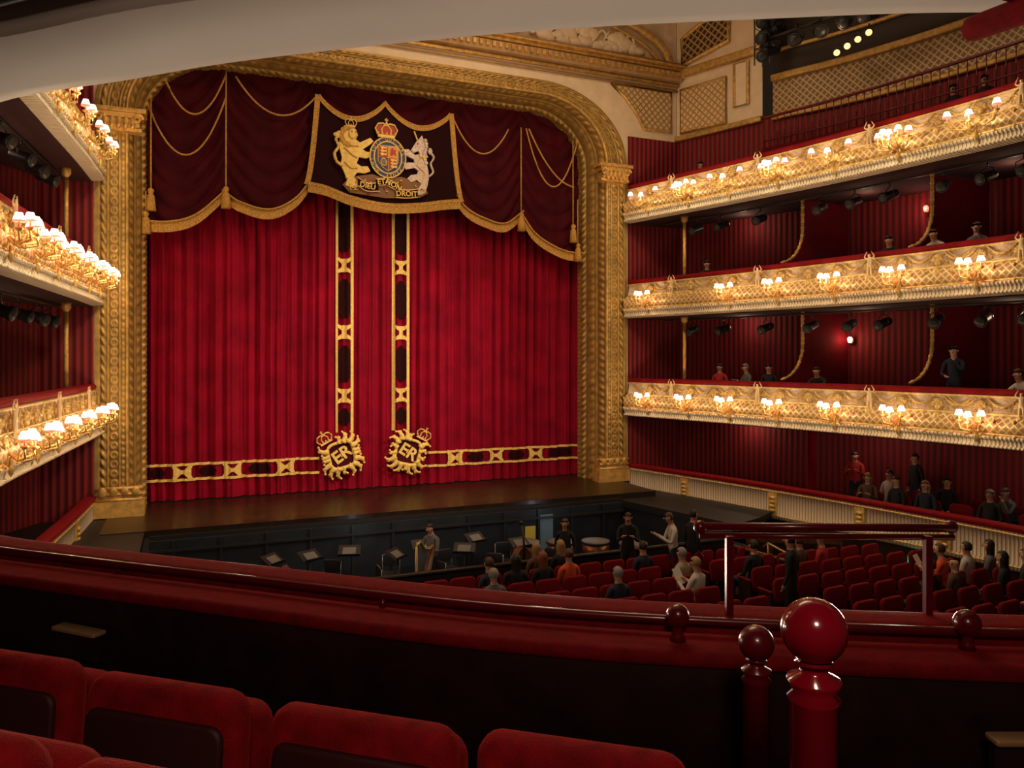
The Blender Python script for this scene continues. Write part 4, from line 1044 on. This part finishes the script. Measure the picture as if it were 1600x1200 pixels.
def timpani():
    t = thing('timpani', 'copper kettledrum with pale drumhead in the pit', 'drum', group='timpani')
    mb = MB(); mb.lathe([(.05, .2), (.2, .28), (.33, .5), (.36, .78)], 18); meshobj('bowl', mb.build('bowl', [copper]), t)
    mb = MB(); mb.lathe([(.36, .78), (.38, .79), (.38, .84), (.36, .84)], 18); meshobj('hoop', mb.build('hoop', [blackg]), t)
    mb = MB(); mb.lathe([(.355, .825), (.355, .845), (.0, .85)], 18); meshobj('drumhead', mb.build('drumhead', [papersh]), t)
    for k in range(3): mb = MB(); mb.tube([(.37*cos(k*2.1), .37*sin(k*2.1), .75), (.4*cos(k*2.1), .4*sin(k*2.1), .0)], .018, 6); meshobj('leg', mb.build('leg', [blackg]), t)
    return t
PZ = -1.65
def spread(proto, pts):
    for i, (x, y, rz) in enumerate(pts):
        if i == 0: proto.location = (x, y, PZ); proto.rotation_euler = (0, 0, rz)
        else: clone(proto, (x, y, PZ), rz)
spread(pit_chair(), [(3.2, -5.1, 2), (3.95, -4.4, 2.6), (4.7, -5.2, 1.6), (5.4, -4.4, 2.9), (6.1, -5.4, 2.2), (6.8, -4.5, 3.4), (7.6, -5.3, 2.5), (5.0, -6.1, .3), (6.5, -6.3, -.2), (4.0, -6.1, .5), (2.6, -5.9, .9), (8.3, -4.4, 3.0), (9.0, -5.4, 2.2)])
spread(music_stand(), [(3.5, -4.6, .5), (4.4, -4.5, -.3), (5.3, -5.2, .8), (6.1, -4.6, 0), (6.9, -5.3, -.5), (7.5, -4.4, .3), (8.3, -5.3, .2), (2.7, -4.6, .8)])
spread(timpani(), [(8.95, -4.2, 0), (9.8, -4.5, 0), (10.65, -4.8, 0), (11.4, -5.4, 0)])
t = thing('harp', 'pale wooden concert harp standing in the pit', 'harp', loc=(5.75, -6.1, PZ), rz=.8)
mb = MB(); mb.tube([(-.35, 0, .1), (-.05, 0, .75), (.3, 0, 1.35)], lambda q: .12-.06*q, 8); meshobj('soundbox', mb.build('soundbox', [woodl]), t)
mb = MB(); mb.cyl((-.45, 0, 0), (-.45, 0, 1.55), .03, n=8); mb.tube([(-.45, 0, 1.55), (-.3, 0, 1.62), (-.1, 0, 1.42), (.12, 0, 1.36), (.3, 0, 1.4)], .035, 8); mb.box((-.4, 0, .04), (.3, .3, .08)); meshobj('pillar_and_neck', mb.build('pillar_and_neck', [brass]), t)
mb = MB()
for k in range(14): f_ = k/13; mb.cyl((-.36+.6*f_, 0, .25+1.0*f_), (-.36+.6*f_, 0, 1.52-.15*f_), .004, n=4)
meshobj('strings', mb.build('strings', [papersh]), t)
t = thing('double_bass', 'brown wooden double bass leaning in the orchestra pit', 'double bass', loc=(7.9, -6.3, PZ), rz=.4)
mb = MB(); mb.prism([(.33*w_, z_) for w_, z_ in [(.3, .15), (.9, .25), (1, .5), (.62, .8), (.75, 1.05), (.4, 1.22), (.1, 1.28), (-.1, 1.28), (-.4, 1.22), (-.75, 1.05), (-.62, .8), (-1, .5), (-.9, .25), (-.3, .15)]], -.09, .09); meshobj('body', mb.build('body', [woodl]), t)
mb = MB(); mb.tube([(0, -.1, .7), (0, -.1, 1.3), (0, -.02, 1.8)], .025, 6); mb.sph((0, 0, 1.82), (.05, .06, .05)); mb.cyl((0, 0, .16), (0, 0, 0), .01, n=6); meshobj('neck', mb.build('neck', [wood]), t)

# ---------------------------------------------------------------- people placement
taken = set()
def stalls(X, Y, rz, po, *a, **k):
    p = E(X, Y)
    if po.startswith('sit') and SEATS:
        i = min((i for i in range(len(SEATS)) if i not in taken), key=lambda i: (SEATS[i][0]-p.x)**2+(SEATS[i][1]-p.y)**2)
        taken.add(i); s_ = SEATS[i]; return person(Vector((s_[0], s_[1]+.04, s_[2]+.02)), s_[3]+max(-.3, min(.3, rz)), po, *a, **k)
    p.z = sz(p.y); return person(p, rz, po, *a, **k)
stalls(-.51, 13.6, 0, 'sit', 'grey', 'navy', 'grey', 'short', 'seated person with grey hair in a grey jumper')
stalls(-.14, 13.9, .3, 'sit', 'navy', 'navy', 'brown', 'short', 'seated person in a dark blue jacket')
stalls(.14, 14.5, -.3, 'sit', 'black', 'black', 'dark', 'long', 'seated person with long dark hair in black')
stalls(.22, 15.7, .2, 'sit', 'brown', 'navy', 'blonde', 'long', 'seated person with long blonde hair')
stalls(.62, 15.6, 0, 'sit', 'black', 'navy', 'blonde', 'long', 'seated blonde person in a black top')
stalls(.79, 14.2, .1, 'sit', 'black', 'navy', 'red', 'long', 'seated person with auburn hair')
stalls(1.12, 14.4, 0, 'sit', 'orange', 'navy', 'brown', 'bun', 'seated person in a bright orange-red top')
stalls(1.98, 13.2, 0, 'sit', 'navy', 'grey', 'grey', 'short', 'seated person with short grey hair in navy')
stalls(3.42, 14.1, .3, 'sitchat', 'white', 'navy', 'blonde', 'short', 'seated person in white reading a programme', hold=1)
stalls(3.84, 14.4, .2, 'sit', 'cream', 'grey', 'grey', 'short', 'seated person in a cream cardigan')
stalls(6.45, 16.1, .3, 'sit', 'red', 'grey', 'grey', 'short', 'seated grey-haired person in red')
stalls(5.9, 15.2, .1, 'sit', 'brown', 'navy', 'brown', 'short', 'seated person in a brown jacket')
stalls(4.9, 15.6, 0, 'sit', 'black', 'navy', 'dark', 'short', 'seated person with short dark hair in black')
stalls(2.9, 15.6, 0, 'sit', 'navy', 'navy', 'dark', 'short', 'seated person with dark hair in navy')
stalls(4.95, 13.6, .5, 'stand', 'black', 'black', 'dark', 'short', 'standing person in a long black coat')
stalls(8.15, 14.3, .3, 'sitchat', 'orange', 'navy', 'brown', 'short', 'seated person in an orange jumper holding a programme', hold=1)
stalls(8.6, 14.1, .3, 'sit', 'black', 'black', 'dark', 'long', 'seated person with dark hair in black')
stalls(8.9, 13.7, .2, 'sit', 'navy', 'navy', 'brown', 'short', 'seated person in a navy jacket')
stalls(9.4, 14.6, .3, 'sit', 'grey', 'navy', 'dark', 'long', 'seated person in a grey scarf')
stalls(9.1, 13.2, .1, 'sit', 'black', 'navy', 'grey', 'short', 'seated person with grey hair in black')
stalls(8.0, 13.1, .1, 'sit', 'brown', 'navy', 'grey', 'bald', 'seated bald person in brown')
stalls(7.4, 13.6, .1, 'sit', 'black', 'navy', 'brown', 'short', 'seated person with brown hair in black')
stalls(8.9, 14.9, .1, 'sit', 'white', 'navy', 'dark', 'short', 'seated person in a white shirt')
stalls(2.55, 16.9, 2.6, 'standhold', 'black', 'black', 'dark', 'short', 'standing person in black looking down by the pit rail')
stalls(3.5, 16.6, 1.3, 'standhold', 'white', 'navy', 'brown', 'short', 'standing person in a white shirt by the pit rail')
stalls(3.95, 16.8, -1.5, 'stand', 'black', 'black', 'dark', 'short', 'standing person in black beside another')
for X, Y, a, po, top, hr, st, lb in ((-5.0, 15.3, .6, 'sitlean', 'black', 'blonde', 'long', 'seated musician with blonde hair leaning forward'), (-4.6, 15.6, .3, 'sit', 'black', 'brown', 'short', 'seated musician in black'),
        (1.25, 18.1, 2.5, 'stand', 'black', 'brown', 'long', 'standing musician with long hair in black'), (-1.83, 17.7, 2.2, 'standhold', 'grey', 'dark', 'short', 'musician standing with an instrument in the pit')):
    person(E(X, Y, PZ), a, po, top, 'black', hr, st, lb)
def box(y, off, zfl, *a, **k):
    l, r = at(FR, y, -off, zfl); return person(l, r+a[0], *a[1:], **k)
box(-4.0, .62, 2.4, .3, 'sit', 'red', 'navy', 'dark', 'short', 'seated person in red at the balcony rail')
box(-4.9, .65, 2.4, -.4, 'sitchat', 'grey', 'navy', 'grey', 'short', 'seated grey-haired person in a grey jacket')
box(-5.5, .75, 2.4, .4, 'sit', 'black', 'black', 'dark', 'short', 'seated person in black in a balcony box')
box(-7.1, .66, 2.4, .2, 'sitlean', 'black', 'black', 'dark', 'short', 'person in black leaning low over the rail')
box(-10.3, .8, 2.4, .3, 'standchin', 'navy', 'black', 'dark', 'short', 'man standing in dark blue with hand on chin')
box(-11.9, .66, 2.4, -.3, 'sitlean', 'white', 'navy', 'brown', 'short', 'seated person in white leaning toward the rail')
box(-3.6, .64, 5.49, .5, 'sitlean', 'black', 'black', 'dark', 'short', 'person in black leaning over the rail')
box(-9.0, .64, 5.49, .2, 'sitlean', 'black', 'black', 'dark', 'short', 'dark-haired person leaning on the rail')
box(-10.1, .64, 5.49, 0, 'sitlean', 'white', 'navy', 'brown', 'short', 'person in white leaning forward')
box(-10.9, .66, 5.49, .3, 'sitchin', 'grey', 'navy', 'brown', 'short', 'person in grey resting on the rail')
box(-3.2, .8, 8.5, 0, 'sit', 'black', 'black', 'dark', 'short', 'person seated in the top balcony')
for y in (-9.5, -10.2): box(y, 2.25, 9.2, .3, 'sit', 'black', 'black', 'brown' if y > -10 else 'dark', 'short', 'person seated in the dark upper gallery')
for i, po, top, hr in ((0, 'sitchat', 'brown', 'blonde'), (2, 'sit', 'black', 'brown'), (1, 'sit', 'white', 'dark'), (4, 'sit', 'navy', 'blonde'), (5, 'sit', 'black', 'dark'), (9, 'sitchin', 'grey', 'brown'), (11, 'sitchat', 'white', 'dark'), (8, 'sit', 'black', 'grey')):
    s_ = CSE[i]; person(Vector((s_[0], s_[1], s_[2]+.02)), s_[3]+random.uniform(-.3, .5), po, top, 'navy', hr, 'long' if hr == 'blonde' else 'short', 'person in %s clothes seated in the stalls circle' % top)
box(-7.4, 1.7, -.3, .4, 'standhold', 'red', 'navy', 'dark', 'short', 'person in a red top standing in the stalls circle')
box(-8.55, 2.35, -.3, -.4, 'stand', 'black', 'navy', 'dark', 'short', 'person in black standing behind the seats')

# ---------------------------------------------------------------- near tier: parapet, rails, seats, soffit
PP = [E(-5.2, 5.9), E(-4, 5.05), E(-2.84, 4.27), E(-2.0, 3.92), E(-1.21, 3.64), E(0, 3.22), E(1.0, 3.03), E(1.95, 2.93), E(2.8, 2.9), E(4.2, 3.0)]
FP = frames([(p.x, p.y) for p in PP], -1, .1)
bal = thing('near_parapet', 'broad red velvet balcony parapet with dark wooden inner panelling', 'parapet')
mb = MB(); sweep(mb, FP, rrect(-.2, 0, 2.79, 2.905, .05, 5), 0, 0, True); meshobj('velvet_armrest', mb.build('velvet_armrest', [velrail]), bal)
mb = MB(); sweep(mb, FP, rrect(-.42, -.2, 2.79, 2.85, .028, 5), 0, 0, True); meshobj('velvet_shelf', mb.build('velvet_shelf', [velrail]), bal)
mb = MB(); sweep(mb, FP, [(-.4, 2.8), (-.4, 1.95), (-.03, 1.95), (-.03, 2.8)], 0, 0)
sweep(mb, FP, rrect(-.43, -.39, 1.96, 2.1, .015), 0, 0, True)
meshobj('wood_panelling', mb.build('wood_panelling', [wood]), bal)
mb = MB(); sweep(mb, FP, [(.0, 2.85), (.06, 2.7), (.12, 2.3), (.3, 2.1), (.2, 1.7), (-.3, 1.6)], 0, 0); meshobj('outer_fascia', mb.build('outer_fascia', [scrollm]), bal)
mb = MB(); sweep(mb, FP, rrect(-.245, -.215, 2.885, 2.915, .014, 4), 0, 0, True)
for X, Y in ((-1.87, 3.66), (-.53, 3.15), (1.0, 2.79), (-3.4, 4.4)):
    p = E(X, Y, 2.83); mb.cyl(p, p+Vector((0, 0, .06)), .014, n=8)
meshobj('tube_rail', mb.build('tube_rail', [redpaint]), bal, label='thin dark red metal rail')
def plaque(X, Y, w, rz):
    t = MB(); t.slab(w, .07, .02, .01, .005, 0, Matrix.Rotation(radians(90), 4, 'X')); t.box((0, 0, -.07), (w*.96, .03, .1), 1)
    meshobj('ledge_plate', t.build('ledge_plate', [wornbrass, wood]), loc=E(X, Y, 2.66), rz=YAW+rz, label='small brass-topped ledge on the wooden panelling', category='ledge', group='panel ledges')
plaque(-1.93, 3.42, .27, -.4); plaque(1.62, 2.44, .2, 0)
t = thing('safety_rail', 'dark red metal safety rail with ball ends above the parapet', 'railing')
mb = MB()
for z_ in (3.225, 3.19): mb.tube([E(.72, 2.95, z_), E(1.68, 2.92, z_)], .012 if z_ < 3.2 else .016, 10)
for X in (.72, 1.68): mb.sph(E(X, 2.94, 3.225), .026)
meshobj('top_bar', mb.build('top_bar', [redpaint]), t)
for X in (.82, 1.57):
    mb = MB(); M_ = Matrix.Translation(E(X, 2.9, 0)) @ Matrix.Rotation(YAW, 4, 'Z'); mb.box((0, 0, 3.02), (.026, .026, .36), 0, M_); mb.box((0, 0, 2.85), (.035, .035, .04), 0, M_); meshobj('post', mb.build('post', [redpaint]), t)
for X, Y, r in ((.6, 2.78, .042), (1.6, 2.7, .046)):
    mb = MB(); mb.lathe([(.03, -.09), (.022, -.07), (.016, -.04), (.02, -.03)], 12); mb.sph((0, 0, .0), r, 0, 20, 14)
    meshobj('ball_finial', mb.build('ball_finial', [redpaint]), loc=E(X, Y, 2.94), label='dark red ball finial on the velvet shelf', category='finial', group='ball finials')
def newel(X, Y, zb, r, w, m):
    t = thing('newel_post', 'glossy crimson newel post topped by a large ball' if r > .055 else 'dark red newel post with small ball top', 'post', loc=E(X, Y, 0))
    mb = MB(); mb.sph((0, 0, zb), r, 0, 32, 20); meshobj('ball', mb.build('ball', [m]), t)
    mb = MB(); mb.lathe([(w*.5, 1.96), (w*.5, zb-r*2.2), (w*.55, zb-r*2.1), (w*.42, zb-r*1.9), (w*.56, zb-r*1.6), (w*.56, zb-r*1.5), (w*.3, zb-r*1.3), (w*.26, zb-r*1.05), (w*.4, zb-r*.98), (w*.2, zb-r*.8)], 24)
    meshobj('post', mb.build('post', [m]), t)
newel(.566, 1.44, 3.36, .06, .088, redball); newel(.70, 2.2, 3.055, .05, .075, redpaint)
mb = MB(); vs = [(p.x-n.x*.05, p.y-n.y*.05, 1.95) for p, n, s in FP]+[tuple(E(4, -2.5, 1.95)), tuple(E(-6, -2.5, 1.95))]
mb.add(vs, [tuple(range(len(vs)))], 0, None, False); struct('floor', mb, [carpet])
mb = MB(); M_ = Matrix.Translation(E(-1.2, .6, 2.07)) @ Matrix.Rotation(YAW-.3, 4, 'Z'); mb.box((0, 0, 0), (3.2, 1.8, .24), 0, M_); struct('floor', mb, [carpet])
def near_seat(X, Y, z, rz, lb, w=.55, m=velseat, plate=False):
    t = thing('theatre_seat', lb, 'seat', loc=E(X, Y, z), rz=YAW+rz, group='near balcony seats')
    mb = MB(); mb.slab(w, .5, .1, .06, .035, 0, Matrix.Translation((0, -.03, .71)) @ Matrix.Rotation(-.08, 4, 'X'), bend=.18, crown=.012); meshobj('backrest', mb.build('backrest', [m]), t)
    mb = MB(); mb.slab(w-.07, .4, .03, .04, .01, 0, Matrix.Translation((0, -.085, .685)) @ Matrix.Rotation(-.08, 4, 'X'), bend=.18); meshobj('back_shell', mb.build('back_shell', [seatback]), t)
    mb = MB(); mb.slab(w-.08, .44, .12, .06, .04, 0, Matrix.Translation((0, .17, .64)) @ Matrix.Rotation(.1, 4, 'X')); meshobj('seat_cushion', mb.build('seat_cushion', [m]), t)
    for sx in (-w/2, w/2):
        mb = MB(); mb.slab(.07, .4, .06, .03, .02, 0, Matrix.Translation((sx, .16, .64)) @ Matrix.Rotation(radians(90), 4, 'X')); mb.box((sx, .16, .31), (.04, .32, .62), 1); meshobj('armrest', mb.build('armrest', [m, wood]), t)
    if plate: mb = MB(); mb.box((0, -.112, .79), (.09, .01, .03)); meshobj('number_plate', mb.build('number_plate', [wornbrass]), t)
lb = 'red velvet tip-up theatre seat with padded rounded back'
near_seat(-1.02, 2.28, 1.95, -.3, lb); near_seat(-.40, 2.07, 1.95, -.3, lb, plate=True); near_seat(.17, 1.92, 1.95, -.28, lb, .53); near_seat(-1.62, 2.5, 1.95, -.3, lb)
near_seat(-1.1, 1.45, 2.22, -.3, 'bright red velvet theatre seat on the raised step'); near_seat(-.5, 1.25, 2.22, -.3, 'bright red velvet theatre seat on the raised step')
SO = [E(-5.3, 6.1), E(-4.1, 5.2), E(-2.9, 4.35), E(-2.0, 4.0), E(-1.23, 3.72), E(0, 3.42), E(1.09, 3.28), E(2.05, 3.22), E(3.6, 3.3)]
FS = frames([(p.x, p.y) for p in SO], -1, .1)
up = thing('upper_tier_front', 'cream curved underside edge of the tier above with dark lighting recess', 'balcony')
mb = MB(); sweep(mb, FS, [(0, 5.9), (.02, 5.36), (0, 5.32), (-.1, 5.31), (-.6, 5.32), (-.62, 5.5)], 0, 0); meshobj('soffit', mb.build('soffit', [creamsof]), up)
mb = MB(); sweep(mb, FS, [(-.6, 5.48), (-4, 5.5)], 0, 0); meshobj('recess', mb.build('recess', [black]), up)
for o_, z_, r in ((-.75, 5.4, .03), (-.9, 5.42, .02), (-1.1, 5.38, .04), (-1.35, 5.41, .025)):
    mb = MB(); sweep(mb, [f for f in FS if f[2] < 9], rrect(o_-r, o_+r, z_-r, z_+r, r*.9), 0, 0, True); meshobj('trunking', mb.build('trunking', [blackg]), up)
mb = MB(); mb.tube([E(1.86, 3.1, 5.2), E(1.9, 2.7, 5.13), E(1.95, 2.3, 5.03)], .05, 10)
mb.box(E(2.1, 2.7, 5.24), (.4, .5, .08))
meshobj('velvet_grab_rail', mb.build('velvet_grab_rail', [velrail]), up, label='red padded rail')

# ---------------------------------------------------------------- lights
def lamp(kind, name, loc, target, energy, color, size=.5, **k):
    l = bpy.data.lights.new(name, kind); l.energy = energy; l.color = color
    if kind == 'AREA': l.size = size
    else: l.shadow_soft_size = size
    if kind == 'SPOT': l.spot_size = k.get('cone', 1.0); l.spot_blend = 1
    o = bpy.data.objects.new(name, l); o.location = loc
    d = Vector(target)-Vector(loc); o.rotation_euler = d.to_track_quat('-Z', 'Y').to_euler(); COL.objects.link(o); return o
W1 = (1, .76, .54)
lamp('SPOT', 'stage_wash_light', (13.2, -12, 10.5), (4.5, .5, 2.0), 5000, W1, .2, cone=.8)
lamp('SPOT', 'stage_wash_light', (5.5, -16, 9), (6.6, .5, 2.0), 2400, W1, .2, cone=.8)
lamp('SPOT', 'stage_wash_light', (-.5, -12, 9.5), (8.8, .5, 2.0), 1600, W1, .2, cone=.8)
lamp('SPOT', 'arms_fill_light', (6.4, -16, 8), (6.3, 0, 9.6), 1900, W1, .2, cone=.22)  # unseen narrow spot added to brighten the royal arms
lamp('AREA', 'house_fill_light', (6.8, -9, 15.5), (6.8, -9, 0), 700, (1, .7, .43), 7)  # unseen area light added as general ambient fill for the house
lamp('AREA', 'cornice_fill_light', (8.5, -6, 10.2), (9.5, -1, 13.6), 90, (1, .7, .42), 1.5)  # added area light, unseen, lifting the plaster above the arch
plight((10.2, -4.4, -.3), 4, (.7, .85, 1), .1, None, 'pit_light')  # bare point lights low over the pit, no lamp modelled
plight((5, -4.4, -.3), 2.5, (.7, .85, 1), .1, None, 'pit_light')
for X, Y, e in ((-3.6, 5.5, 30), (-1.6, 4.6, 30), (.2, 4.2, 32), (2.0, 4.1, 36)):
    plight(E(X, Y, 2.75), e, (1, .82, .64), .15, None, 'tier_front_light')
lamp('AREA', 'near_tier_fill_light', E(.2, -.6, 5.1), E(-.1, 2.6, 2.6), 30, (1, .66, .46), .4)  # unseen area light added behind the camera for the near seats
w = bpy.data.worlds.new('dim_house'); scene.world = w; w.use_nodes = True
w.node_tree.nodes['Background'].inputs[0].default_value = (1, .6, .4, 1); w.node_tree.nodes['Background'].inputs[1].default_value = .015
c = bpy.data.cameras.new('camera'); c.lens = 27; c.sensor_width = 36; c.shift_y = -.025; c.clip_start = .05
co = bpy.data.objects.new('camera', c); co.location = (CX, CY, CZ); co.rotation_euler = (pi/2, 0, YAW); COL.objects.link(co); scene.camera = co
